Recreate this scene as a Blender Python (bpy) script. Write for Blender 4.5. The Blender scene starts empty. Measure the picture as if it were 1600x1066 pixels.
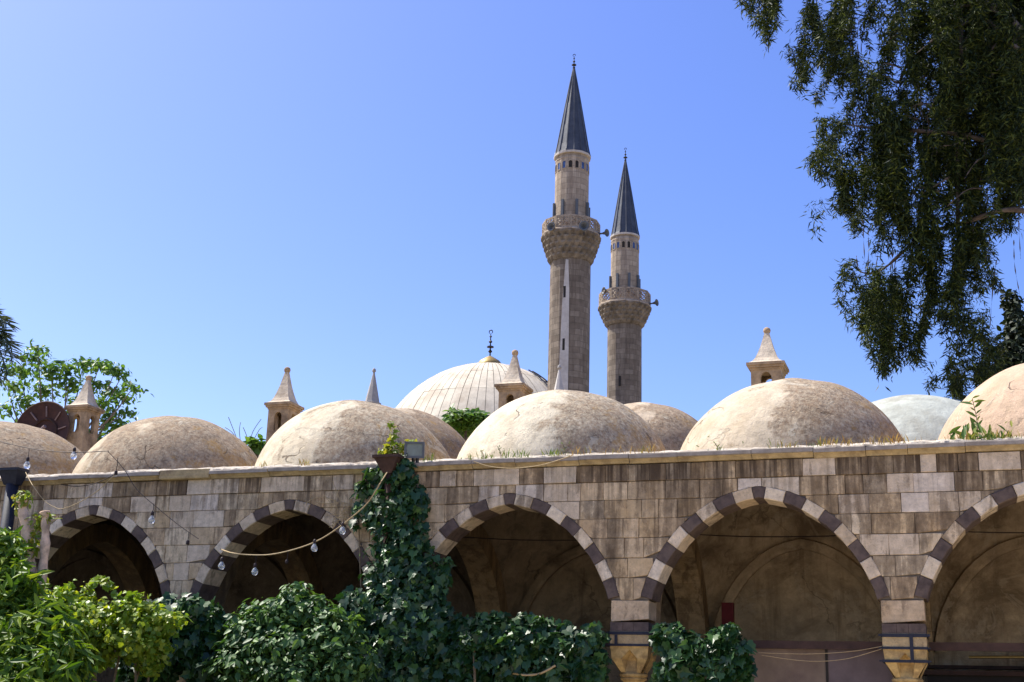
import bpy, bmesh, math, random
import numpy as np
from mathutils import Vector, Matrix
R = math.radians
random.seed(7); rng = np.random.default_rng(7)
scene = bpy.context.scene
COL = scene.collection

# ------------------------------------------------------------------ camera, sky, sun, exposure
CAMP = np.array([0.0, -21.909, 1.7])
YAW, PITCH, ROLL, FPX = 0.3410, 0.2840, 0.0306, 2008.4
def cam_axes():
    cy, sy, cp, sp = math.cos(YAW), math.sin(YAW), math.cos(PITCH), math.sin(PITCH)
    f = np.array([-sy*cp, cy*cp, sp]); r = np.array([cy, sy, 0]); u = np.cross(r, f)
    c, s = math.cos(ROLL), math.sin(ROLL)
    return c*r + s*u, -s*r + c*u, f
CR, CU, CF = cam_axes()
def at(px, py, Y):
    """point of the world at depth Y (metres behind the facade) seen at that place of the 1600 px photograph"""
    d = CF + (px-800)/FPX*CR + (533-py)/FPX*CU
    return CAMP + d*((Y-CAMP[1])/d[1])
def pr(P):
    d = np.asarray(P, float)-CAMP; z = d@CF
    return 800+FPX*(d@CR)/z, 533-FPX*(d@CU)/z
def mpp(px, py, Y):
    """metres per photograph pixel there"""
    return float((at(px, py, Y)-CAMP)@CF)/FPX
cam = bpy.data.cameras.new('camera'); cam.lens = FPX/1600*36; cam.sensor_width = 36; cam.clip_end = 5000
co = bpy.data.objects.new('camera', cam); COL.objects.link(co)
M = Matrix.Identity(4)
for i in range(3):
    M[i][0], M[i][1], M[i][2], M[i][3] = CR[i], CU[i], -CF[i], CAMP[i]
co.matrix_world = M
scene.camera = co

SUN_EL, SUN_AZ = R(57), math.atan2(-0.974, 0.10)      # azimuth clockwise from +Y
sd = Vector((math.sin(SUN_AZ)*math.cos(SUN_EL), math.cos(SUN_AZ)*math.cos(SUN_EL), math.sin(SUN_EL)))
sl = bpy.data.lights.new('sun', 'SUN'); sl.energy = 5.0; sl.angle = R(0.53); sl.color = (1.0, 0.95, 0.86)
so = bpy.data.objects.new('sun', sl); COL.objects.link(so)
so.rotation_euler = sd.to_track_quat('Z', 'Y').to_euler()
W = bpy.data.worlds.new('World'); scene.world = W; W.use_nodes = True
wn = W.node_tree.nodes; wl = W.node_tree.links
bg = wn['Background']; bg.inputs[1].default_value = 0.15
sky = wn.new('ShaderNodeTexSky'); sky.sky_type = 'NISHITA'; sky.sun_disc = False
sky.sun_elevation = SUN_EL; sky.sun_rotation = SUN_AZ % (2*math.pi); sky.air_density = 1.0; sky.dust_density = 1.5; sky.ozone_density = 2.5
hs = wn.new('ShaderNodeHueSaturation'); hs.inputs['Saturation'].default_value = 1.30; hs.inputs['Hue'].default_value = 0.521
wl.new(sky.outputs[0], hs.inputs['Color']); wl.new(hs.outputs[0], bg.inputs[0])
vs = scene.view_settings; vs.view_transform = 'Standard'; vs.look = 'None'; vs.gamma = 1; vs.exposure = 0.66; vs.use_curve_mapping = False

# ------------------------------------------------------------------ materials
def mat(name):
    m = bpy.data.materials.new(name); m.use_nodes = True
    return m, m.node_tree.nodes, m.node_tree.links, m.node_tree.nodes['Principled BSDF']
class NT:
    def __init__(s, name):
        s.m, s.n, s.l, s.b = mat(name)
        s.b.inputs['Roughness'].default_value = 0.9
        s.b.inputs['Specular IOR Level'].default_value = 0.25
    def node(s, t, **k):
        x = s.n.new(t)
        for a, v in k.items(): setattr(x, a, v)
        return x
    def link(s, a, b): s.l.new(a, b)
    def coords(s, kind='Position', scale=(1, 1, 1)):
        if kind == 'Position': o = s.node('ShaderNodeNewGeometry').outputs['Position']
        else: o = s.node('ShaderNodeTexCoord').outputs[kind]
        mp = s.node('ShaderNodeMapping'); mp.inputs['Scale'].default_value = scale
        s.link(o, mp.inputs[0]); return mp.outputs[0]
    def noise(s, vec, scale, detail=6, rough=.6, dist=0):
        x = s.node('ShaderNodeTexNoise'); x.inputs['Scale'].default_value = scale
        x.inputs['Detail'].default_value = detail; x.inputs['Roughness'].default_value = rough; x.inputs['Distortion'].default_value = dist
        s.link(vec, x.inputs['Vector']); return x.outputs[0]
    def ramp(s, fac, *stops):
        x = s.node('ShaderNodeValToRGB'); e = x.color_ramp.elements
        while len(e) < len(stops): e.new(.5)
        for el, (p, c) in zip(e, stops):
            el.position = p; el.color = (c, c, c, 1) if not hasattr(c, '__len__') else (*c[:3], 1)
        s.link(fac, x.inputs[0]); return x.outputs[0]
    def mix(s, fac, a, b, mode='MIX'):
        x = s.node('ShaderNodeMix', data_type='RGBA', blend_type=mode)
        for k, v in ((0, fac), (6, a), (7, b)):
            if hasattr(v, 'node'): s.link(v, x.inputs[k])
            elif k == 0: x.inputs[0].default_value = v
            else: x.inputs[k].default_value = (*v[:3], 1)
        return x.outputs[2]
    def math(s, op, a, b=0., clamp=False):
        x = s.node('ShaderNodeMath', operation=op, use_clamp=clamp)
        for k, v in ((0, a), (1, b)):
            if hasattr(v, 'node'): s.link(v, x.inputs[k])
            else: x.inputs[k].default_value = v
        return x.outputs[0]
    def bump(s, h, strength=.4, dist=.02):
        x = s.node('ShaderNodeBump'); x.inputs['Strength'].default_value = strength; x.inputs['Distance'].default_value = dist
        s.link(h, x.inputs['Height']); s.link(x.outputs[0], s.b.inputs['Normal'])
    def color(s, c):
        if hasattr(c, 'node'): s.link(c, s.b.inputs['Base Color'])
        else: s.b.inputs['Base Color'].default_value = (*c, 1)

def m_stone(name='limestone', streak=True):
    t = NT(name)
    oi = t.node('ShaderNodeObjectInfo')
    p = t.coords()
    mott = t.ramp(t.noise(p, 6, 9, .72), (.3, .62), (.7, 1.24))
    c = t.mix(1.0, oi.outputs['Color'], mott, 'MULTIPLY')
    c = t.mix(1.0, c, (1.08, 1.0, .86), 'MULTIPLY')
    blot = t.ramp(t.noise(t.coords(scale=(2.2, 2.2, 1.3)), 1.6, 7, .7), (.50, 0), (.72, 1))
    ochre = t.ramp(t.noise(t.coords(scale=(2.2, 2.2, .7)), 1.3, 6, .65), (.47, 0), (.70, .7))
    c = t.mix(t.math('MULTIPLY', ochre, t.math('MULTIPLY', oi.outputs['Alpha'], 1.6), True), c, (.37, .235, .10))
    if streak:
        st = t.math('ADD', t.math('MULTIPLY', t.noise(t.coords(scale=(3.4, 3.4, .42)), 1.6, 5, .58, .6), .62), t.math('MULTIPLY', t.noise(t.coords(scale=(2.4, 2.4, 1.5)), 1.9, 10, .78), .52))
        big = t.noise(t.coords(scale=(.35, .35, .3)), 1.3, 3, .6)
        lev = t.math('ADD', t.math('ADD', st, t.math('MULTIPLY', big, .35)), t.math('MULTIPLY', oi.outputs['Alpha'], .34))
        f = t.ramp(t.math('SUBTRACT', lev, .2), (.69, 0), (.74, .45), (.80, .62), (.90, .92))
        c = t.mix(f, c, (.10, .066, .038))
    if streak:      # run-off stains below the cornice
        zz = t.node('ShaderNodeSeparateXYZ'); t.link(t.coords(), zz.inputs[0])
        mr = t.node('ShaderNodeMapRange'); mr.inputs[1].default_value = 4.9; mr.inputs[2].default_value = 6.0; t.link(zz.outputs[2], mr.inputs[0])
        dn = t.ramp(t.math('ADD', t.noise(t.coords(scale=(6, 6, .16)), 1.5, 6, .65, .2), t.math('MULTIPLY', t.noise(t.coords(scale=(.5, .5, .4)), 1.2, 2), .3)), (.64, 0), (.74, 1))
        c = t.mix(t.math('MULTIPLY', t.math('MULTIPLY', dn, mr.outputs[0]), t.math('MULTIPLY', oi.outputs['Alpha'], 1.35, True)), c, (.075, .05, .03))
    c = t.mix(t.math('MULTIPLY', blot, t.math('MULTIPLY', oi.outputs['Alpha'], .5)), c, (.10, .07, .045))
    speck = t.ramp(t.noise(p, 38, 4, .7), (.60, 0), (.70, .6))
    c = t.mix(speck, c, (.09, .065, .05))
    t.color(c)
    h = t.math('ADD', t.noise(p, 22, 8, .7), t.math('MULTIPLY', t.noise(p, 5, 3), 1.2))
    t.bump(h, .85, .016)
    return t.m
def m_simple(name, col, var=.25, scale=8, rough=.85, bump=.3, bd=.01, metal=0, spec=.25, stain=None):
    t = NT(name); p = t.coords()
    n = t.ramp(t.noise(p, scale, 7, .65), (.3, 1-var), (.7, 1+var))
    c = t.mix(1.0, col, n, 'MULTIPLY')
    if stain:
        c = t.mix(t.ramp(t.noise(p, scale*.4, 6, .7), (.48, 0), (.66, .8)), c, stain)
    t.color(c)
    t.b.inputs['Roughness'].default_value = rough; t.b.inputs['Metallic'].default_value = metal
    t.b.inputs['Specular IOR Level'].default_value = spec
    if bump: t.bump(t.noise(p, scale*3, 6, .65), bump, bd)
    return t.m
def m_dome():
    t = NT('dome_plaster')
    oi = t.node('ShaderNodeObjectInfo')
    tc = t.node('ShaderNodeTexCoord')
    off = t.node('ShaderNodeVectorMath', operation='ADD')
    t.link(tc.outputs['Object'], off.inputs[0])
    cmb = t.node('ShaderNodeCombineXYZ'); t.link(t.math('MULTIPLY', oi.outputs['Random'], 60), cmb.inputs[0]); t.link(cmb.outputs[0], off.inputs[1])
    p = off.outputs[0]
    sep = t.node('ShaderNodeSeparateXYZ'); t.link(tc.outputs['Object'], sep.inputs[0])
    broad = t.noise(p, .75, 9, .62, .4)
    m = t.math('ADD', broad, t.math('MULTIPLY', sep.outputs[0], .13))
    m = t.math('ADD', m, t.math('MULTIPLY', t.math('SUBTRACT', oi.outputs['Alpha'], .5), .35))
    lich = t.ramp(m, (.485, 0), (.535, .9))
    grain = t.ramp(t.noise(p, 13, 9, .8), (.38, .25), (.58, 1))
    fac = t.math('MULTIPLY', t.math('MULTIPLY', lich, grain), .97)
    mot = t.ramp(t.noise(p, 3.2, 9, .72), (.3, .72), (.7, 1.16))
    c = t.mix(1.0, oi.outputs['Color'], mot, 'MULTIPLY')
    warm = t.ramp(t.noise(p, 1.7, 5, .6), (.45, 0), (.7, .6))
    c = t.mix(warm, c, (.48, .365, .225))
    drip = t.ramp(t.noise(t.coords('Object', (3.4, 3.4, .55)), 1.6, 8, .7), (.5, 0), (.68, .55))
    c = t.mix(t.math('MULTIPLY', drip, t.ramp(sep.outputs[2], (.35, 1), (1.9, .25))), c, (.27, .195, .125))
    c = t.mix(fac, c, t.mix(t.ramp(t.noise(p, 4.5, 6, .7), (.42, 0), (.6, 1)), (.27, .175, .10), (.14, .095, .06)))
    orange = t.ramp(t.math('ADD', t.noise(p, 2.6, 8, .7), t.math('MULTIPLY', sep.outputs[0], .12)), (.70, 0), (.78, .6)); c = t.mix(t.math('MULTIPLY', orange, grain), c, (.42, .25, .07))
    pale = t.ramp(t.noise(p, 1.25, 10, .7, .8), (.60, 0), (.63, .55))
    c = t.mix(pale, c, (.64, .57, .43))
    # shallow flaked edges and cracks
    v = t.node('ShaderNodeTexVoronoi', feature='DISTANCE_TO_EDGE'); v.inputs['Scale'].default_value = .55
    wob = t.node('ShaderNodeVectorMath', operation='ADD'); nz = t.node('ShaderNodeTexNoise'); nz.inputs['Scale'].default_value = 2.2; nz.inputs['Detail'].default_value = 6
    t.link(p, nz.inputs['Vector']); sc = t.node('ShaderNodeVectorMath', operation='SCALE'); sc.inputs['Scale'].default_value = .8
    t.link(nz.outputs[1], sc.inputs[0]); t.link(p, wob.inputs[0]); t.link(sc.outputs[0], wob.inputs[1]); t.link(wob.outputs[0], v.inputs['Vector'])
    crack = t.math('MULTIPLY', t.ramp(v.outputs['Distance'], (.004, 1), (.012, 0)), t.ramp(t.noise(p, 1.1, 3), (.55, 0), (.62, .7)))
    c = t.mix(crack, c, (.13, .09, .06))
    t.color(c)
    h = t.math('ADD', t.math('MULTIPLY', pale, .9), t.math('ADD', t.noise(p, 30, 7, .75), t.math('MULTIPLY', t.noise(p, 6, 5, .6), 1.3)))
    h = t.math('SUBTRACT', h, t.math('MULTIPLY', crack, 2))
    t.bump(h, .8, .035)
    return t.m
def m_masonry(name, a, b, dark, w=.62, hgt=.36, mortar=.012):
    """minaret stone, too far away to pick the blocks apart: colour and shallow joints from a brick pattern round the axis"""
    t = NT(name)
    tc = t.node('ShaderNodeTexCoord'); sep = t.node('ShaderNodeSeparateXYZ'); t.link(tc.outputs['Object'], sep.inputs[0])
    ang = t.math('MULTIPLY', t.math('ARCTAN2', sep.outputs[0], sep.outputs[1]), 1.2)
    cm = t.node('ShaderNodeCombineXYZ'); t.link(ang, cm.inputs[0]); t.link(sep.outputs[2], cm.inputs[1])
    br = t.node('ShaderNodeTexBrick'); br.inputs['Scale'].default_value = 1; br.inputs['Brick Width'].default_value = w; br.inputs['Row Height'].default_value = hgt
    br.inputs['Mortar Size'].default_value = mortar; br.inputs['Bias'].default_value = 0; br.inputs['Color1'].default_value = (*a, 1); br.inputs['Color2'].default_value = (*b, 1); br.inputs['Mortar'].default_value = (*[x*.45 for x in a], 1)
    t.link(cm.outputs[0], br.inputs['Vector'])
    p = tc.outputs['Object']
    st = t.ramp(t.noise(t.coords('Object', (2.2, 2.2, .22)), 1.2, 7, .7), (.46, 0), (.66, .8))
    c = t.mix(1.0, br.outputs[0], t.ramp(t.noise(p, 1.6, 8, .7), (.3, .7), (.7, 1.2)), 'MULTIPLY')
    c = t.mix(st, c, dark)
    t.color(c); t.bump(t.math('ADD', t.math('MULTIPLY', br.outputs[1], -1.0), t.noise(p, 9, 6, .7)), .5, .02)
    return t.m
def m_leaf(name, c1, c2, c3, rough=.45, trans=.3, spec=.5):
    t = NT(name); g = t.node('ShaderNodeNewGeometry')
    oi = t.node('ShaderNodeObjectInfo'); c = t.ramp(t.math('FRACT', t.math('ADD', g.outputs['Random Per Island'], oi.outputs['Random'])), (0, c1), (.55, c2), (1, c3))
    t.color(c); t.b.inputs['Roughness'].default_value = rough; t.b.inputs['Specular IOR Level'].default_value = spec
    tr = t.node('ShaderNodeBsdfTranslucent'); mx = t.node('ShaderNodeMixShader'); mx.inputs[0].default_value = trans
    t.link(t.mix(1.0, c, (1.5, 1.4, .6), 'MULTIPLY'), tr.inputs[0])
    t.link(t.b.outputs[0], mx.inputs[1]); t.link(tr.outputs[0], mx.inputs[2])
    t.link(mx.outputs[0], t.n['Material Output'].inputs[0])
    return t.m
def m_plaster(name, base, dark, pale):
    t = NT(name); p = t.coords()
    c = t.mix(1.0, base, t.ramp(t.noise(p, 2.4, 10, .72), (.3, .6), (.7, 1.3)), 'MULTIPLY')
    c = t.mix(t.ramp(t.noise(p, .8, 8, .7, .5), (.47, 0), (.62, .85)), c, dark)
    flake = t.ramp(t.noise(p, 1.1, 10, .72, .7), (.57, 0), (.60, .4)); c = t.mix(flake, c, pale)
    drip = t.ramp(t.noise(t.coords(scale=(3, 3, .3)), 1.4, 6, .65), (.55, 0), (.7, .7)); c = t.mix(drip, c, dark)
    v = t.node('ShaderNodeTexVoronoi', feature='DISTANCE_TO_EDGE'); v.inputs['Scale'].default_value = .7
    w = t.node('ShaderNodeVectorMath', operation='ADD'); nz = t.node('ShaderNodeTexNoise'); nz.inputs['Scale'].default_value = 1.8; nz.inputs['Detail'].default_value = 6
    t.link(p, nz.inputs['Vector']); t.link(p, w.inputs[0]); t.link(nz.outputs[1], w.inputs[1]); t.link(w.outputs[0], v.inputs['Vector'])
    crack = t.math('MULTIPLY', t.ramp(v.outputs['Distance'], (.004, 1), (.014, 0)), t.ramp(t.noise(p, .9, 3), (.5, 0), (.58, .45)))
    c = t.mix(crack, c, (.03, .02, .015)); t.color(c)
    t.bump(t.math('ADD', t.noise(p, 14, 8, .7), t.math('MULTIPLY', flake, .8)), .7, .03); return t.m
def m_glass(name):
    t = NT(name); t.color((.85, .88, .9)); t.b.inputs['Roughness'].default_value = .08; t.b.inputs['Specular IOR Level'].default_value = .8
    t.b.inputs['Transmission Weight'].default_value = .75
    return t.m
STONE = m_stone(); BASALT = m_simple('basalt', (.098, .070, .058), .4, 7, .8, .5, .012, stain=(.16, .115, .085))
MORTAR = m_simple('mortar', (.17, .135, .10), .3, 10)
BED = m_simple('lime_mortar_bed', (.50, .44, .355), .4, 7, stain=(.19, .14, .09), bd=.03, bump=.8)
PLASTER = m_plaster('old_plaster', (.46, .355, .23), (.17, .12, .07), (.52, .43, .31))
DEEPSHADE = m_plaster('shade_painted_plaster', (.14, .108, .075), (.05, .037, .026), (.19, .15, .11))  # dark copy of the plaster, painting the shade inside the left bays
HALFSHADE = m_plaster('half_shade_painted_plaster', (.28, .215, .14), (.09, .066, .044), (.34, .27, .19))  # milder copy, painting half shade into the next bay
CAPST = m_simple('honey_limestone', (.50, .345, .14), .35, 9, .85, .5, .012, stain=(.23, .145, .065))
IRON = m_simple('blackened_iron', (.022, .024, .036), .3, 12, .6, .3, .006)
RUST = m_simple('rusty_sheet', (.07, .038, .026), .4, 9, .8, .4, .006, stain=(.05, .03, .025))
LEAD = m_simple('lead_sheet', (.062, .068, .078), .28, 3, .48, .35, .015, metal=.25, spec=.4, stain=(.105, .11, .115))
PALELIME = m_simple('pale_lime_coat', (.63, .56, .435), .16, 2.0, .9, .4, .02, stain=(.47, .39, .29))
GREENLIME = m_simple('pale_green_lime_coat', (.41, .425, .365), .2, 3, .9, .7, .03, stain=(.29, .28, .225))
SPIRE = m_simple('spire_render', (.58, .49, .365), .3, 4, .9, .7, .025, stain=(.32, .235, .155))
WARMST = m_simple('warm_chimney_stone', (.40, .28, .165), .4, 4, .9, .8, .03, stain=(.15, .10, .06))
GREYST = m_simple('grey_spire_stone', (.34, .32, .295), .2, 6, .9, .4, .01)
MORTAR2 = m_simple('dull_seam_mortar', (.24, .20, .155), .2, 5)
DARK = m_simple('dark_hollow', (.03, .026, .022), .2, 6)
GOLD = m_simple('gilded_copper', (.36, .25, .09), .3, 8, .5, .2, .01, metal=.5)
BRONZE = m_simple('dark_bronze', (.035, .033, .034), .2, 10, .5, .1, .004, metal=.5)
DOME = m_dome()
MIN1 = m_masonry('minaret_masonry', (.30, .245, .185), (.185, .145, .107), (.09, .068, .05))
MIN1U = m_masonry('minaret_pale_masonry', (.49, .40, .30), (.35, .28, .205), (.20, .152, .11))
CORB = m_simple('balcony_stone', (.20, .165, .125), .5, 2.2, .9, .8, .05, stain=(.09, .068, .045))
LATT = m_simple('carved_balustrade_stone', (.36, .29, .215), .3, 6, .9, .5, .02, stain=(.17, .11, .07))
STRIP = m_simple('patched_white_render', (.52, .48, .43), .15, 3, .9, .3, .01, stain=(.40, .35, .29))
PANE = m_simple('blue_window_glass', (.05, .085, .20), .5, 6, .15, 0, spec=.6)
GREYPAINT = m_simple('grey_paint', (.11, .12, .13), .15, 9, .5, .1, .004)
LAMPGLASS = m_simple('floodlight_glass', (.16, .20, .19), .2, 9, .12, 0, spec=.7)
DISH = m_simple('rusted_dish', (.055, .024, .02), .35, 5, .7, .3, .006, stain=(.035, .018, .017))
PALEMARK = m_simple('flaked_paint', (.22, .16, .16), .3, 12)
REDPAINT = m_simple('red_paint', (.13, .012, .016), .3, 7, .6, .2, .004)
MAROON = m_simple('maroon_timber', (.055, .029, .02), .35, 6, .7, .3, .006)
CANVAS = m_simple('dusty_pink_sheet', (.20, .15, .11), .2, 2.0, .85, .3, .012, stain=(.13, .09, .075))
CANVAS2 = m_simple('grey_mauve_sheet', (.13, .10, .10), .2, 2.5, .8, .2, .01)
BRASS = m_simple('brass_tube', (.24, .17, .06), .15, 9, .4, .1, .003, metal=.6)
NAVY = m_simple('navy_paint', (.012, .018, .035), .3, 8, .6, .2, .004)
WIRE = m_simple('dark_cable', (.035, .022, .02), .2, 20, .6, 0)
ROPE = m_simple('yellow_cable', (.42, .31, .16), .2, 20, .7, 0)
WOOD = m_simple('weathered_lath', (.30, .19, .12), .3, 8)
BULB = m_glass('bulb_glass')
BARK = m_simple('pale_bark', (.72, .50, .33), .3, 6, .9, .6, .02, stain=(.20, .15, .11))
BARKD = m_simple('dark_bark', (.13, .10, .08), .35, 5, .9, .6, .03, stain=(.24, .20, .17))
TWIG = m_simple('twig', (.20, .15, .09), .3, 9)
IVY = m_leaf('ivy_leaf', (.011, .040, .010), (.021, .068, .017), (.06, .135, .03), .42, .2, .45)
IVYB = m_leaf('bush_ivy_leaf', (.03, .085, .022), (.065, .145, .035), (.14, .25, .055), .5, .28, .4)
VINE = m_leaf('vine_leaf', (.13, .23, .018), (.22, .33, .026), (.38, .43, .04), .42, .4, .5)
LAUREL = m_leaf('laurel_leaf', (.05, .12, .010), (.115, .21, .017), (.25, .34, .024), .5, .36, .35)
YELLOWL = m_leaf('young_yellow_leaf', (.12, .20, .02), (.22, .28, .03), (.32, .30, .04), .5, .35, .4)
EUC = m_leaf('eucalyptus_leaf', (.008, .017, .006), (.022, .038, .010), (.11, .135, .024), .55, .2, .2)
TREEL = m_leaf('broad_tree_leaf', (.05, .12, .025), (.085, .18, .035), (.15, .26, .05), .45, .42, .4)
CONIF = m_leaf('conifer_leaf', (.010, .018, .009), (.016, .028, .012), (.03, .045, .016), .6, .1, .3)
PALM = m_leaf('palm_leaf', (.04, .07, .03), (.06, .09, .04), (.10, .12, .06), .5, .15, .4)
DRYG = m_leaf('dry_grass', (.30, .17, .06), (.36, .25, .10), (.22, .24, .07), .8, .3, .2)
GRASSG = m_leaf('green_weed', (.05, .11, .025), (.10, .17, .03), (.26, .28, .06), .6, .3, .3)
def m_paving():
    t = NT('courtyard_paving'); br = t.node('ShaderNodeTexBrick'); t.link(t.coords(), br.inputs['Vector'])
    br.inputs['Scale'].default_value = 1; br.inputs['Brick Width'].default_value = .9; br.inputs['Row Height'].default_value = .6; br.inputs['Mortar Size'].default_value = .012
    br.inputs['Color1'].default_value = (.52, .42, .30, 1); br.inputs['Color2'].default_value = (.44, .36, .25, 1); br.inputs['Mortar'].default_value = (.2, .17, .13, 1)
    t.color(t.mix(1.0, br.outputs[0], t.ramp(t.noise(t.coords(), 2, 6), (.3, .8), (.7, 1.1)), 'MULTIPLY')); return t.m
PAVE = m_paving(); SOIL = m_simple('dry_soil', (.30, .24, .17), .25, .6, stain=(.22, .19, .11))

# ------------------------------------------------------------------ building blocks
def finish(name, me, m, parent=None, smooth=False):
    if m is not None and not me.materials: me.materials.append(m)
    o = bpy.data.objects.new(name, me); COL.objects.link(o)
    if parent is not None: o.parent = parent
    if smooth: me.shade_smooth()
    return o
def mesh(name, V, F, m, parent=None, smooth=False, center=False):
    V = [tuple(map(float, v)) for v in V]
    c = None
    if center:
        a = np.array(V); c = (a.min(0)+a.max(0))/2; V = [tuple(p) for p in a-c]
    me = bpy.data.meshes.new(name); me.from_pydata(V, [], F); me.validate(); me.update()
    o = finish(name, me, m, parent, smooth)
    if c is not None: o.location = c
    return o
def npmesh(name, V, F, m, parent=None, smooth=False):
    """V (n,3), F (k,s) one polygon size"""
    V = np.ascontiguousarray(V, np.float32); F = np.ascontiguousarray(F, np.int32)
    me = bpy.data.meshes.new(name); k, s = F.shape
    me.vertices.add(len(V)); me.vertices.foreach_set('co', V.ravel())
    me.loops.add(k*s); me.loops.foreach_set('vertex_index', F.ravel())
    me.polygons.add(k); me.polygons.foreach_set('loop_start', np.arange(0, k*s, s, dtype=np.int32))
    me.update(calc_edges=True); me.validate()
    return finish(name, me, m, parent, smooth)
class MB:
    def __init__(s): s.V = []; s.F = []
    def add(s, V, F):
        n = len(s.V); s.V += [tuple(map(float, v)) for v in V]; s.F += [[i+n for i in f] for f in F]; return s
    def box(s, a, b, bev=0):
        (x0, y0, z0), (x1, y1, z1) = a, b
        s.add([(x0,y0,z0),(x1,y0,z0),(x1,y1,z0),(x0,y1,z0),(x0,y0,z1),(x1,y0,z1),(x1,y1,z1),(x0,y1,z1)],
              [(0,3,2,1),(4,5,6,7),(0,1,5,4),(1,2,6,5),(2,3,7,6),(3,0,4,7)]); return s
    def lathe(s, prof, n=16, c=(0, 0, 0), rot=0, cap=True):
        V = []
        for r, z in prof:
            for k in range(n):
                a = rot+2*math.pi*k/n; V.append((c[0]+r*math.cos(a), c[1]+r*math.sin(a), c[2]+z))
        F = [(i*n+k, i*n+(k+1)%n, (i+1)*n+(k+1)%n, (i+1)*n+k) for i in range(len(prof)-1) for k in range(n)]
        if cap: F += [tuple(range(n))[::-1], tuple(range((len(prof)-1)*n, len(prof)*n))]
        s.add(V, F); return s
    def tube(s, pts, rad, n=6):
        pts = [Vector(p) for p in pts]; V = []
        up = Vector((0.13, .29, 1)).normalized()
        for i, p in enumerate(pts):
            d = (pts[min(i+1, len(pts)-1)]-pts[max(i-1, 0)]).normalized()
            a = d.cross(up)
            if a.length < .05: a = d.cross(Vector((1, 0, 0)))
            a.normalize(); b = d.cross(a)
            r = rad[i] if hasattr(rad, '__len__') else rad
            for k in range(n):
                t = 2*math.pi*k/n; V.append(p+a*(r*math.cos(t))+b*(r*math.sin(t)))
        F = [(i*n+k, i*n+(k+1)%n, (i+1)*n+(k+1)%n, (i+1)*n+k) for i in range(len(pts)-1) for k in range(n)]
        F += [tuple(range(n))[::-1], tuple(range((len(pts)-1)*n, len(pts)*n))]
        s.add(V, F); return s
    def build(s, name, m, parent=None, smooth=False, center=False): return mesh(name, s.V, s.F, m, parent, smooth, center)
def tag(o, label=None, cat=None, group=None, kind=None):
    for k, v in (('label', label), ('category', cat), ('group', group), ('kind', kind)):
        if v: o[k] = v
    return o
def empty(name, loc, label=None, cat=None, group=None, kind=None):
    o = bpy.data.objects.new(name, None); COL.objects.link(o); o.location = loc; o.empty_display_size = .3
    return tag(o, label, cat, group, kind)
def under(o, root):
    """make o (built in world coordinates) a child of root, keeping its place"""
    o.parent = root; o.matrix_parent_inverse = Matrix.Translation(root.location).inverted(); return o
def smooth_path(pts, n=6):
    P = [np.array(p, float) for p in pts]; out = []
    for i in range(len(P)-1):
        a, b, c, d = P[max(i-1, 0)], P[i], P[i+1], P[min(i+2, len(P)-1)]
        for k in range(n):
            t = k/n; out.append(.5*((2*b)+(c-a)*t+(2*a-5*b+4*c-d)*t*t+(3*b-a-3*c+d)*t**3))
    out.append(P[-1]); return out

# ------------------------------------------------------------------ ground
g = MB().box((-700, -700, -.4), (700, 700, -.02)).build('ground', SOIL); tag(g, kind='structure')
g = MB().box((-40, -60, -.2), (30, .5, 0)).build('courtyard', PAVE); tag(g, kind='structure')

g = MB().box((-30, -21, -.1), (-7.5, -.2, .05)).build('bounce_cut_bed', m_simple('bounce_cut_soil', (.045, .04, .022), .3, 2)); tag(g, kind='structure')  # added dark ground, unseen, to cut sun bounce into the left arches
g = MB().box((-26, .3, -.1), (10, 6, .09)).build('arcade_floor', m_simple('worn_floor_stone', (.16, .13, .10), .2, 2)); tag(g, kind='structure')
# ------------------------------------------------------------------ the arcade building
ARC = empty('arcade_building', (-7.7, 3, 0), 'long limestone arcade with dark and light striped pointed arches and plaster domes on its roof', 'building')
def part(o): return under(o, ARC)
BAYS = [-21.228+4.5*i for i in range(7)]            # arch centres
XL, XR = BAYS[0]-2.25, BAYS[-1]+2.25
TAB = [(0, 5.397), (.33, 5.325), (.657, 5.202), (.962, 5.008), (1.211, 4.803), (1.436, 4.544), (1.619, 4.276), (1.778, 3.95), (1.879, 3.639), (1.921, 3.31)]
def resample(tab, n):
    P = np.array(smooth_path([np.array(p) for p in tab], 10)); L = np.r_[0, np.cumsum(np.linalg.norm(np.diff(P, axis=0), axis=1))]
    return P, L
IP, IL = resample(TAB, 10)
def intr(s):
    return np.array([np.interp(s, IL, IP[:, 0]), np.interp(s, IL, IP[:, 1])])
def nrm(s):
    t = intr(min(s+.03, IL[-1]))-intr(max(s-.03, 0)); t /= np.linalg.norm(t); return np.array([-t[1], t[0]])
RING = .205
def extr(s): return intr(s)+nrm(s)*RING
EX = np.array([extr(s) for s in np.linspace(.0, IL[-1], 60)]); EX[0] = (0, TAB[0][1]+RING*.97)
def ztop_ext(dx):
    dx = abs(dx)
    if dx >= EX[-1, 0]: return -9.
    return float(np.interp(dx, EX[:, 0], EX[:, 1]))
def ztop_int(dx):
    dx = abs(dx)
    if dx >= 1.921: return -9.
    return float(np.interp(dx, IP[:, 0], IP[:, 1]))
def zb(x, f):
    return max(f(x-c) for c in BAYS)
COURSE = [6.046, 5.744, 5.42, 5.09, 4.75, 4.40, 4.06, 3.68, 3.31]
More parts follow.
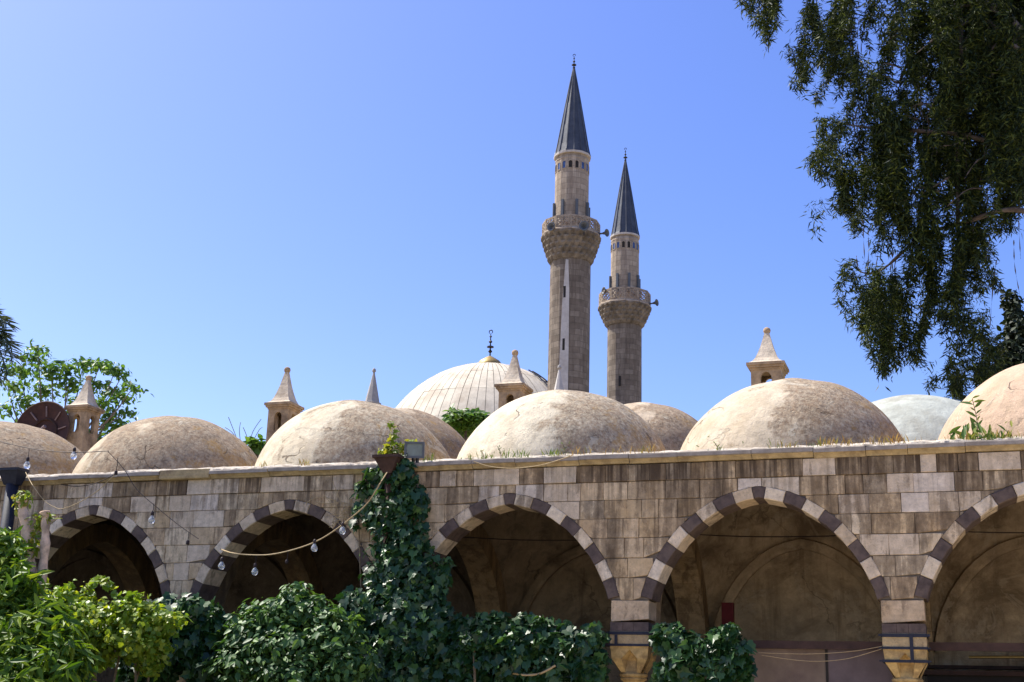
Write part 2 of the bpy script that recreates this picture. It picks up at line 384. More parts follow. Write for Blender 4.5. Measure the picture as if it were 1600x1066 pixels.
# pale or white blocks seen in the photograph (pixel positions)
PALE = [(108,766),(86,792),(150,778),(235,797),(266,797),(322,762),(350,758),(322,783),(292,810),(340,806),(415,755),(463,756),(430,756),(543,750),(668,752),(690,752),(750,742),(780,742),(866,747),(888,745),(774,766),(818,770),(876,767),(905,768),(870,797),(1172,752),(1228,760),(1300,725),(1420,752),(1460,752),(1455,718),(1560,715),(1585,714),(1480,780),(1430,782),(1505,775),(1385,845),(1430,850),(1310,800),(300,775),(295,860),(285,900)]
DARKS = [(920,735),(1000,737),(930,790),(1150,733),(1200,730),(1290,728),(1340,727),(1380,727),(1520,725),(1590,715),(1500,760),(1550,770),(1030,735),(1215,728),(100,752),(60,760),(150,755),(210,760),(255,757),(280,757),(300,757),(285,780),(310,783)]
pale_w = []
def stone_color(x, z):
    P = np.array([x, 0, z]); px, py = pr(P)
    base = random.choice([(.60,.49,.35),(.56,.45,.315),(.64,.54,.40),(.52,.41,.285),(.66,.57,.44),(.58,.455,.30)])
    st = .34+.22*random.random()
    if px > 880: st += .12+(.12 if z > 5.74 else 0)
    if z > 5.74: st += .10
    k = random.uniform(.9, 1.08)
    return [b*k for b in base], min(st, 1)
def prism(poly, y0, y1, bev=.007):
    """front face bevelled prism from an x-z polygon, as (V,F)"""
    P = np.array(poly); c = P.mean(0); n = len(P)
    P = P+np.array([[random.uniform(-.004, .004), random.uniform(-.004, .004)] for _ in range(n)])
    d = c-P; Q = P+np.sign(d)*np.minimum(np.abs(d)*.5, bev)
    V = [(p[0], y0, p[1]) for p in Q]+[(p[0], y0+bev*1.2, p[1]) for p in P]+[(p[0], y1, p[1]) for p in P]
    F = [tuple(range(n))]+[(k, n+k, n+(k+1) % n, (k+1) % n) for k in range(n)]+[(n+k, 2*n+k, 2*n+(k+1) % n, n+(k+1) % n) for k in range(n)]+[tuple(range(2*n, 3*n))[::-1]]
    return V, F
EDGE_X = [EX[-1, 0]+1e-4, EX[-1, 0]-.002, 1.9215, 1.916]+[float(v) for v in EX[::3, 0]]+[float(v) for v in EX[-8:, 0]]
def stone_poly(x0, x1, z0, z1, f):
    xs = sorted(set([x0, x1]+list(np.linspace(x0, x1, 9))+[c+s*e for c in BAYS for s in (-1, 1) for e in EDGE_X if x0 < c+s*e < x1]))
    lo = [(x, max(z0, zb(x, f)+.004)) for x in xs]
    keep = [(x, z) for x, z in lo if z < z1-.012]
    if len(keep) < 2 or keep[-1][0]-keep[0][0] < .03: return None
    # only simplify straight bottoms
    pts = [keep[0]]
    for a in keep[1:-1]:
        if abs(a[1]-z0) > 1e-6 or abs(pts[-1][1]-z0) > 1e-6: pts.append(a)
    pts.append(keep[-1])
    poly = pts+[(keep[-1][0], z1), (keep[0][0], z1)]
    return poly
def visible(px, py, m=25): return -m < px < 1600+m and -m < py < 1066+m
rest = MB(); nst = 0; AREA_MIN = 560
for ci in range(8):
    z1, z0 = COURSE[ci]-.004, COURSE[ci+1]+.004
    f = ztop_ext if ci < 7 else ztop_int
    x = XL+random.uniform(0, .3)
    xs = [XL]
    if ci < 7:
        while x < XR-.3:
            xs.append(x); x += random.choice([.27, .32, .36, .42, .46, .55, .64])*random.uniform(.9, 1.1)
    else:
        for c in BAYS[:-1]: xs += [c, ]
    xs.append(XR)
    for a, b in zip(xs, xs[1:]):
        poly = stone_poly(a+.003, b-.003, z0, z1, f)
        if poly is None: continue
        A = np.array(poly); cx, cz = A.mean(0); px, py = pr((cx, 0, cz))
        dy = random.uniform(-.007, .007)-(.018 if ci == 0 else 0)
        V, F = prism(poly, dy, .3 if ci < 7 else .57, .006)
        area_px = (b-a)*(z1-z0)/mpp(px, py, 0)**2
        if visible(px, py) and (area_px > AREA_MIN or ci == 7):
            o = part(mesh('wall_stone' if ci < 7 else 'springer_block', V, F, STONE, center=True)); nst += 1
            colr, st = stone_color(cx, cz)
            x0p, _ = pr((a, 0, cz)); x1p, _ = pr((b, 0, cz))
            if any(x0p <= q[0] < x1p and abs(q[1]-py) < 13 for q in PALE) and b-a < .75:
                colr = random.choice([(.62,.55,.465),(.66,.60,.545),(.60,.515,.415),(.60,.52,.43)]); st = random.choice([.12, .25, .4])
            elif any(x0p <= q[0] < x1p and abs(q[1]-py) < 13 for q in DARKS):
                colr = [q*.95 for q in colr]; st = .8
            if ci == 7: colr = (.54, .43, .31); st = .35
            o.color = (*colr, st)
        else: rest.add(V, F)
print('wall stones', nst)
o = part(rest.build('wall_stone', STONE)); o.color = (.38, .30, .21, .5); o['kind'] = 'stuff'
# core of the wall behind the stones
core = MB(); xs = np.unique(np.r_[np.linspace(XL, XR, 640), [c+s*1.922 for c in BAYS for s in (-1, 1)]])
for a, b in zip(xs, xs[1:]):
    mx = (a+b)/2; z = max(zb(a, ztop_int), zb(b, ztop_int)); z = max(3.69, z+.06)
    core.box((a, .03, z), (b, .57, 6.04))
part(core.build('wall_core', MORTAR))
# voussoirs: key stone and eight on each side of every arch
S0, S1 = .085, float(np.interp(-3.69, -IP[:, 1], IL))
for bi, c in enumerate(BAYS):
    edges = list(np.linspace(S0, S1, 9))
    for side in (0, -1, 1):
        spans = [(-S0, S0)] if side == 0 else list(zip(edges, edges[1:]))
        for k, (a, b) in enumerate(spans):
            if side == 0:
                i0, i1 = intr(S0), intr(0); e0 = extr(S0)
                poly = [(-i0[0]+.003, i0[1]), (0, i1[1]), (i0[0]-.003, i0[1]), (e0[0]*1.02-.003, e0[1]), (0, EX[0, 1]), (-e0[0]*1.02+.003, e0[1])]
            else:
                g = .003; m_ = (a+b)/2
                pts = [intr(a+g), intr(m_), intr(b-g), extr(b-g), extr(m_), extr(a+g)]
                poly = [(side*p[0], p[1]) for p in pts]
                if side < 0: poly = poly[::-1]
            poly = [(p[0]+c, p[1]) for p in poly]
            dark = side == 0 or k % 2 == 1
            V, F = prism(poly, random.uniform(-.016, -.002), .6, random.uniform(.007, .016))
            cx, cz = np.mean(poly, 0)
            o = part(mesh('voussoir', V, F, BASALT if dark else STONE, center=True))
            if not dark:
                kk = random.uniform(.9, 1.12); cc = random.choice([(.68,.60,.49),(.72,.645,.545),(.58,.48,.36),(.64,.55,.44)]); o.color = (*[q*kk for q in cc], random.choice([.05, .15, .3, .45]))
# cornice: stones with a grey fascia above a yellow moulding
x = XL
CPROF = [(.02, 6.05), (-.035, 6.055), (-.055, 6.085), (-.10, 6.125), (-.105, 6.128), (-.135, 6.132), (-.135, 6.20), (-.125, 6.21), (.32, 6.225), (.32, 6.05)]
CORN_A = m_simple('cornice_fascia_stone', (.33, .285, .235), .25, 7, .9, .5, .01, stain=(.23, .19, .15))
CORN_B = m_simple('cornice_yellow_stone', (.43, .325, .17), .3, 7, .9, .5, .012, stain=(.20, .14, .08))
restc = MB()
while x < XR:
    w = random.choice([.7, .9, 1.1, 1.25])*random.uniform(.9, 1.1); x2 = min(x+w, XR)
    dz = random.uniform(-.014, .012); dy = random.uniform(-.022, .018)
    px, py = pr((x, 0, 6.1)); n = len(CPROF)
    plain = px > 1528 or abs(px-255) < 14 or abs(px-1210) < 22
    prof = [(p[0], p[1]) for p in CPROF]
    if plain: prof = [(.02, 6.05), (-.11, 6.055), (-.135, 6.07), (-.14, 6.10), (-.142, 6.13), (-.142, 6.15), (-.14, 6.245), (-.125, 6.255), (.32, 6.26), (.32, 6.05)]
    cs = np.linspace(x+.004, x2-.004, 4)
    V = [(q, p[0]+dy+random.uniform(-.004, .004)*(p[0] < 0), p[1]+dz+random.uniform(-.012, .006)*(p[1] > 6.15)) for q in cs for p in prof]
    F = [(i*n+k, i*n+(k+1) % n, (i+1)*n+(k+1) % n, (i+1)*n+k) for i in range(3) for k in range(n)]+[tuple(range(n))[::-1], tuple(range(3*n, 4*n))]
    if visible(*pr(((x+x2)/2, 0, 6.1))):
        o = part(mesh('cornice_stone', V, F, CORN_B, center=True)); o.data.materials.append(CORN_A)
        if not plain:
            for p in o.data.polygons:
                if p.center.z+o.location.z > 6.128: p.material_index = 1
        if plain and px < 1000: o['label'] = 'patched yellow cornice block with a plain face'
    else: restc.add(V, F)
    x = x2
o = part(restc.build('cornice_stone', CORN_B)); o['kind'] = 'stuff'
# uneven lime mortar edge on top of the cornice
V, F = [], []; n = 420
hh = np.convolve(rng.random(n+20), np.ones(3)/3, 'same')[10:n+10]*.6+np.convolve(rng.random(n+80), np.ones(31)/31, 'same')[40:n+40]*1.6-.55
for i in range(n):
    xx = XL+(XR-XL)*i/(n-1); h = -.02+.12*max(0, hh[i]-.25)+.01*random.random()
    j = random.uniform(-.02, .02)
    V += [(xx, -.115+j, 6.20), (xx, -.10+j, 6.17+.085*min(1, max(0, hh[i]))+max(0, h)*.3), (xx, .06+j, 6.20+.07*min(1, max(0, hh[i]))+h*.8), (xx, .5, 6.37+h*.6), (xx, .75, 6.15)]
for i in range(n-1):
    for k in range(4): F.append((i*5+k, i*5+k+1, (i+1)*5+k+1, (i+1)*5+k)[::-1])
part(mesh('mortar_edge', V, F, BED, smooth=False))
# roof with openings under the domes
DOMES = [(-21.45, 2.85, 6.02, 2.27, .93, (.56,.46,.32), .78), (-16.82, 2.8, 6.03, 2.24, .905, (.58,.48,.335), .72), (-12.25, 2.8, 6.07, 2.26, .93, (.70,.61,.44), .52), (-7.58, 2.8, 6.03, 2.29, .93, (.72,.63,.46), .40), (-2.98, 2.8, 6.04, 2.26, .925, (.63,.525,.375), .50), (1.76, 2.8, 6.13, 2.24, .93, (.60,.43,.295), .18), (6.3, 2.8, 6.05, 2.26, .93, (.52,.42,.3), .5)]
V, F = [], []; gx = np.arange(XL, XR+.01, .25); gy = np.arange(.5, 6.6, .25)
idx = {}
for i, a in enumerate(gx):
    for j, b in enumerate(gy): idx[i, j] = len(V); V.append((a, b, 6.2))
for i in range(len(gx)-1):
    for j in range(len(gy)-1):
        if all(math.hypot(gx[i]+.125-d[0], gy[j]+.125-d[1]) > 1.95 for d in DOMES):
            F.append((idx[i, j], idx[i+1, j], idx[i+1, j+1], idx[i, j+1]))
part(mesh('roof', V, F, BED))
def dome_mesh(Rh, s, zlow, lump, seed):
    r = np.random.default_rng(seed); n, mrow = 72, 26; V = []; F = []
    ph = r.random((6, 3))*6.28
    amax = math.acos(max(-.98, zlow/(Rh*s)))
    for i in range(mrow+1):
        a = amax*i/mrow
        for k in range(n):
            t = 2*math.pi*k/n
            w = sum(math.sin((q+1)*t+ph[q, 0]+2.3*a)*math.cos(1.7*q*a+ph[q, 1])/(q+1.5) for q in range(6))*lump
            rr = Rh+w*min(1, i/4)
            V.append((rr*math.sin(a)*math.cos(t), rr*math.sin(a)*math.sin(t), rr*s*math.cos(a)))
    for i in range(mrow):
        for k in range(n): F.append((i*n+k, (i+1)*n+k, (i+1)*n+(k+1) % n, i*n+(k+1) % n))
    return V, F
labels = {1: 'brown grainy dome beside the satellite dish', 2: 'cream dome right behind the floodlight, brown on its right', 3: 'cream dome below the taller minaret, grass at its foot', 4: 'large flaking brown and cream dome below the lone chimney on the right', 5: 'pinkish dome cut by the right edge of the photo', 0: 'brown dome cut by the left edge of the photo'}
for i, (cx, cy, cz, Rh, s, colr, lich) in enumerate(DOMES):
    V, F = dome_mesh(Rh, s, 6.15-cz, .038, 30+i)
    o = part(mesh('dome', V, F, DOME, smooth=True)); o.location = (cx, cy, cz); o.color = (*colr, lich)
    if i in labels: o['label'] = labels[i]
# rear domes over the rooms behind
for X, zc, Rh, s, m, colr, li, lab in ((-13.64, 7.21, 2.22, .93, DOME, (.50, .40, .28), .62, 'brown rear dome peeping out right of the floodlight dome'), (-7.14, 7.33, 1.92, .93, DOME, (.56, .45, .32), .50, 'pale brown rear dome below the shorter minaret'), (-.88, 6.27, 2.88, .92, GREENLIME, (.5, .5, .5), .2, 'pale greenish white rear dome with smooth render')):
    V, F = dome_mesh(Rh, s, 7.0-zc if zc > 7 else .5, .02, int(abs(X)*10))
    o = part(mesh('rear_dome', V, F, m, smooth=True)); o.location = (X, 8, zc); o.color = (*colr, li); o['label'] = lab
part(MB().box((XL, 6.2, 0), (XR, 12.2, 6.9)).build('rear_rooms', STONE)).color = (.36, .29, .2, .5)
for x_ in (XL-.4, XR): part(MB().box((x_, .02, 0), (x_+.4, 6.18, 6.03)).build('light_stop_end', PLASTER))  # added unseen ends, keeping sun and sky out of the arcade
# interior: back wall, vaults, cross arches
def bay_plaster(bi): return DEEPSHADE if bi < 3 else HALFSHADE if bi == 3 else PLASTER  # interior shade put into the plaster colour, deepest at the left
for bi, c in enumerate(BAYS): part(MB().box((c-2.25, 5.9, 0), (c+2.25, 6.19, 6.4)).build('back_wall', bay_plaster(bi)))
YC, HB = 3.22, 2.68
for bi, c in enumerate(BAYS):
    V, F = [], []; n = 40
    for i in range(n+1):
        for j in range(n+1):
            u, v = -1+2*i/n, -1+2*j/n
            rho2 = u*u+v*v
            if rho2 > 1: z = 3.31+math.sqrt(max(.0, 9.4-5.06*rho2)) if rho2 < 1.857 else 3.31
            else: z = 3.31+math.sqrt(9.4-5.06)+.05+1.75*math.sqrt(1-rho2*.999)
            V.append((c+u*2.24, YC+v*HB, z))
    for i in range(n):
        for j in range(n): F.append((i*(n+1)+j, i*(n+1)+j+1, (i+1)*(n+1)+j+1, (i+1)*(n+1)+j))
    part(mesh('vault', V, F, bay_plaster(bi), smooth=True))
    # moulded rib of the wall arch
    P = [(c+x*.9, z-.12) for x, z in [(-p[0], p[1]) for p in IP[::-1][::8]]+[(p[0], p[1]) for p in IP[::8]]]
    n = len(P); V = []
    cc = np.array([c, 3.3])
    for x, z in P:
        d = np.array([x, z])-cc; d /= np.linalg.norm(d)
        V += [(x, 5.90, z), (x, 5.80, z), (x+d[0]*.06, 5.77, z+d[1]*.06), (x+d[0]*.2, 5.77, z+d[1]*.2), (x+d[0]*.24, 5.90, z+d[1]*.24)]
    F = [(i*5+k, i*5+k+1, (i+1)*5+k+1, (i+1)*5+k) for i in range(n-1) for k in range(4)]
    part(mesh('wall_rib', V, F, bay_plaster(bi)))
SC = (5.9-.6)/2/2.2
for c in [b-2.25 for b in BAYS]+[XR]:
    if c < XL+.1: continue
    seg = 9
    for sgn in (-1, 1):
        e = list(np.linspace(0, float(IL[-1]), seg+1))
        for a, b in zip(e, e[1:]):
            poly = [intr(a+.003), intr((a+b)/2), intr(b-.003), intr(b-.003)+nrm(b)*.42, intr(a+.003)+nrm(a)*.42]
            yy = [(YC+sgn*(p[0]*SC*.93), p[1]-.1) for p in poly]
            n = len(yy); V = [(c-.29, *p) for p in yy]+[(c+.29, *p) for p in yy]
            F = [tuple(range(n)), tuple(range(n, 2*n))[::-1]]+[(k, n+k, n+(k+1) % n, (k+1) % n) for k in range(n)]
            o = part(mesh('arch_stone', V, F, STONE, center=True)); kk = random.uniform(.8, 1.15); kk *= .45 if c < -13 else .7 if c < -9 else 1; o.color = (.42*kk, .32*kk, .205*kk, .5)  # arch stones darkened in steps to the left, shade in their colour
    for k in range(9):      # pier stones of the back wall below the cross arch
        z1 = 3.2-k*.36
        o = part(MB().box((c-.29, 5.62, max(0, z1-.355)), (c+.29, 5.9, z1)).build('pier_stone', STONE, center=True)); kk = random.uniform(.8, 1.15); kk *= .45 if c < -13 else .7 if c < -9 else 1; o.color = (.40*kk, .31*kk, .20*kk, .5)  # same painted shade on the piers of the left bays
# columns
def capital(c):
    """square on top, octagon below, with folded triangles between"""
    V, F = [], []
    T, B, zt, zm, zbm = .335, .195, 2.905, 2.70, 2.475
    for q in range(4):
        rot = lambda x, y: (x*math.cos(q*math.pi/2)-y*math.sin(q*math.pi/2), x*math.sin(q*math.pi/2)+y*math.cos(q*math.pi/2))
        def P(x, y, z): a = rot(x, y); return (c[0]+a[0], c[1]+a[1], z)
        n = len(V)
        V += [P(-T, -T, zt), P(0, -T, zt), P(T, -T, zt),                    # 0 1 2
              P(-T*.93, -T*.93, zm), P(-.14, -T*.96, zm), P(.14, -T*.96, zm), P(T*.93, -T*.93, zm),   # 3 4 5 6
              P(0, -T*.93, zt-.05),                                         # 7 tip of niche
              P(-.17, -.20, zbm), P(-.10, -B, zbm), P(.10, -B, zbm), P(.17, -.20, zbm),   # 8..11
              P(-.08, -.13, zm-.02), P(.08, -.13, zm-.02), P(0, -.19, zt-.1)]              # 12 13 14 niche floor
        F += [[n+i for i in f] for f in ((0,3,4),(0,4,7),(0,7,1),(1,7,2),(7,5,2),(2,5,6),(3,8,4),(4,8,9),(5,10,11),(5,11,6),
              (7,4,12),(7,12,14),(7,14,13),(7,13,5),(4,9,12),(5,13,10),(12,9,10),(12,10,13),(12,13,14))]
    return V, F
for ci, c in enumerate([BAYS[0]-2.25+4.5*k for k in range(8)]):
    cy = .30
    sh = MB().lathe([(.235, 0), (.235, .1), (.2, .16), (.185, .3), (.178, 2.32), (.19, 2.34), (.225, 2.36), (.23, 2.38), (.215, 2.40), (.24, 2.42), (.245, 2.45), (.22, 2.48)], 24, (c, cy, 0)).build('column', CAPST, smooth=False)
    part(sh)
    def sub(o): return under_part(o, sh)
    def under_part(o, p):
        o.parent = p; o.matrix_parent_inverse = (ARC.matrix_world @ p.matrix_parent_inverse @ Matrix.Translation(p.location)).inverted() if False else Matrix.Identity(4); return o
    V, F = capital((c, cy)); o = under_part(mesh('capital', V, F, CAPST), sh)
    band = MB().box((c-.338, cy-.338, 2.905), (c+.338, cy+.338, 3.155)).build('impost_stone', STONE); band.color = (.45, .36, .22, .3); under_part(band, sh)
    b = MB()
    for (za, zb_) in ((3.095, 3.15), (2.905, 2.945)) + (((2.70, 2.745),) if ci == 5 else ()):
        r_ = .352
        b.box((c-r_, cy-r_, za), (c+r_, cy-r_+.012, zb_)); b.box((c-r_, cy+r_-.012, za), (c+r_, cy+r_, zb_))
        b.box((c-r_, cy-r_+.012, za), (c-r_+.012, cy+r_-.012, zb_)); b.box((c+r_-.012, cy-r_+.012, za), (c+r_, cy+r_-.012, zb_))
        for s in (-1, 1): b.box((c+s*.375-.02, cy-r_-.03, za+.01), (c+s*.375+.02, cy-r_+.03, zb_-.01))
    under_part(b.build('iron_band', IRON), sh)
    v = MB()
    if ci == 5: v.box((c+.08, cy-.366, 2.70), (c+.135, cy-.353, 3.15))
    elif ci == 4: v.box((c-.25, cy-.366, 2.91), (c-.20, cy-.353, 3.09))
    if v.V: under_part(v.build('iron_strap', IRON), sh)
    for k, w in enumerate((.22, .18, .26)):
        xa = c-.335+sum((.225, .185, .265)[:k])
        under_part(MB().box((xa, cy-.335, 3.158), (xa+w, cy+.335, 3.306)).build('abacus_stone', BASALT, center=False), sh)
# timber tie rails between the columns, behind the capitals
for k in range(3, 7):
    a = BAYS[0]-2.25+4.5*k
    part(MB().box((a+.36, .42, 2.92), (a+4.14, .50, 3.05)).build('tie_rail', MAROON))
# chimneys
def chimney(px, py_tip, py_eave, Y, hw, lab):
    tip = at(px, py_tip, Y); ev = at(px, py_eave, Y); X = ev[0]; ze, zt = ev[2], tip[2]
    h = hw
    sh = MB()
    zb0, zo, za = 6.1, ze-.62, ze-.26         # opening from zo to springing za
    ow, t = h*.36, .09
    for q in range(4):
        ca, sa = math.cos(q*math.pi/2), math.sin(q*math.pi/2)
        def P(x, y, z): return (X+x*ca-y*sa, Y+x*sa+y*ca, z)
        arc = [(ow*math.cos(a), za+ow*1.25*math.sin(a)) for a in np.linspace(math.pi, 0, 9)]
        hole = [(-ow, zo)]+arc+[(ow, zo)]
        n = len(sh.V); V = []; F = []
        ev_ = [(-h, zo)]+[(-h+2*h*k/8, ze-.04) for k in range(9)]+[(h, zo)]
        for (x, z) in hole: V.append(P(x, -h, z))
        for (x, z) in ev_: V.append(P(x, -h, z))
        for (x, z) in hole: V.append(P(x, -h+t, z))
        m_ = len(hole)
        for k in range(m_-1): F.append((k, k+1, m_+k+1, m_+k)); F.append((k, 2*m_+k, 2*m_+k+1, k+1))
        F.append((0, m_-1, 3*m_-1, 2*m_))
        V += [P(-h, -h, zb0), P(h, -h, zb0)]; F.append((m_, 0, m_-1, 2*m_-1, len(V)-1, len(V)-2))
        sh.add(V, F)
    o = part(sh.build('chimney', WARMST)); o['label'] = lab
    def sub(q): q.parent = o; return q
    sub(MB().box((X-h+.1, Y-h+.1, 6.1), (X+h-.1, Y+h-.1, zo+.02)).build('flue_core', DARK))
    e = MB()
    for r_, z0_, z1_ in ((h+.02, -.05, .0), (h+.06, .0, .05), (h+.09, .05, .12)): e.box((X-r_, Y-r_, ze+z0_), (X+r_, Y+r_, ze+z1_-.002))
    sub(e.build('chimney_cornice', WARMST))
    n = 4; H = zt-ze-.12; q2 = 1.414; prof = [((h+.06)*q2, 0), (h*.92*q2, H*.06), (h*.74*q2, H*.16), (h*.57*q2, H*.32), (h*.40*q2, H*.52), (h*.12*q2, H*.95), (.02, H*.96)]
    sub(MB().lathe(prof, n, (X, Y, ze+.12), math.pi/4).build('chimney_spire', SPIRE))
    sub(MB().lathe([(.055, -.06), (.06, .02), (.045, .05), (.075, .08), (.088, .13), (.075, .18), (.03, .21)], 10, (X, Y, zt-.16)).build('chimney_ball', WARMST, smooth=True))
for a in ((132, 590, 644, 7.2, .30, 'warm stone chimney beside the brown satellite dish'), (444, 577, 640, 7.2, .295, 'stone chimney between the two cream domes left of the floodlight'), (803, 550, 612, 7.2, .29, 'stone chimney in front of the big ribbed dome'), (1200, 515, 580, 7.2, .345, 'lone stone chimney on the right, behind the largest dome')):
    chimney(*a)
# the three iron-grey wires seen inside the arches belong to the building
for c in BAYS[3:6]:
    P = [(c-2.2, 3.0, 5.25), (c-.8, 3.0, 5.16), (c+.8, 3.0, 5.14), (c+2.2, 3.0, 5.2)]
    part(MB().tube(smooth_path(P, 4), .012, 5).build('ceiling_wire', WIRE))

# ------------------------------------------------------------------ far mosque dome and minarets
mx, my, mz, mR, ms = -28.43, 54., 14.45, 7.83, 1.17
MOS = empty('mosque', (mx, my, 0), 'big pale mosque dome of rendered panels with a gilded finial base', 'mosque')
under(MB().box((mx-10, my-10, 0), (mx+10, my+10, 13.2)).lathe([(8.6, 13.2), (8.6, 16.6), (8.9, 16.7), (8.9, 17.0), (8.0, 17.05)], 24, (mx, my, 0)).build('prayer_hall', MIN1U), MOS)
V, F = [], []
o = under(MB().lathe([(mR*.985*math.sin(a), mR*ms*.985*math.cos(a)) for a in np.linspace(R(80), R(1), 20)], 72, (mx, my, mz)).build('dome_shell', MORTAR2, smooth=True), MOS)
NG = 76
bands = [R(3), R(17), R(32), R(47), R(62), R(79)]
for k in range(NG):
    t0, t1 = 2*math.pi*k/NG, 2*math.pi*(k+1)/NG
    tm = (t0+t1)/2
    if math.sin(tm) > .45: continue          # the far side of the dome
    for bi in range(5):
        a0, a1 = bands[bi]+.0012*random.uniform(.6, 1.5), bands[bi+1]-.0008
        g_ = .014; V = []; F = []
        na, nt = 4, 3; rr = mR*(1+random.uniform(-.0012, .0012))
        for i in range(na):
            a = a0+(a1-a0)*i/(na-1)
            for j in range(nt):
                gg = min(.3*(t1-t0), g_/(mR*math.sin(a))); t = t0+gg+(t1-t0-2*gg)*j/(nt-1)
                V.append((mx+rr*math.sin(a)*math.cos(t), my+rr*math.sin(a)*math.sin(t), mz+rr*ms*math.cos(a)))
        for i in range(na-1):
            for j in range(nt-1): F.append((i*nt+j, (i+1)*nt+j, (i+1)*nt+j+1, i*nt+j+1))
        under(mesh('dome_panel', V, F, PALELIME, smooth=True), MOS)
zt = mz+mR*ms
fin = under(MB().lathe([(.88, -.15), (.82, .10), (.66, .32), (.38, .5), (.18, .62), (.1, .66)], 20, (mx, my, zt)).build('finial_base', GOLD, smooth=True), MOS)
def alem(c, s):
    b = MB().lathe([(.10*s, 0), (.08*s, .3*s), (.26*s, .5*s), (.10*s, .72*s), (.07*s, .95*s), (.42*s, 1.0*s), (.40*s, 1.12*s), (.09*s, 1.22*s), (.07*s, 1.5*s), (.24*s, 1.68*s), (.08*s, 1.88*s), (.06*s, 2.2*s), (.17*s, 2.32*s), (.06*s, 2.45*s), (.04*s, 2.7*s)], 10, c)
    P = [(c[0]+.22*s*math.sin(a), c[1], c[2]+2.9*s-.22*s*math.cos(a)) for a in np.linspace(R(25), R(335), 13)]
    P = [(p[0]*1, p[1], p[2]) for p in P]
    b.tube(P, [.03*s+.035*s*math.sin(math.pi*i/12) for i in range(13)], 6); return b
under(alem((mx, my, zt+.7), .56).build('finial', BRONZE), MOS)
# ladder lying on the right of the dome
lad = empty('roof_ladder', tuple(at(842, 590, 50)), 'dark ladder lying on the right flank of the ribbed mosque dome', 'ladder')
def on_dome(t, a, k=1.012): return (mx+mR*k*math.sin(a)*math.cos(t), my+mR*k*math.sin(a)*math.sin(t), mz+mR*ms*k*math.cos(a))
for dt in (0, .11):
    under(MB().tube([on_dome(R(-24)+dt, a) for a in np.linspace(R(26), R(66), 12)], .045, 5).build('rail', IRON), lad)
for a in np.linspace(R(28), R(64), 9):
    under(MB().tube([on_dome(R(-24), a), on_dome(R(-24)+.11, a)], .035, 5).build('rung', IRON), lad)

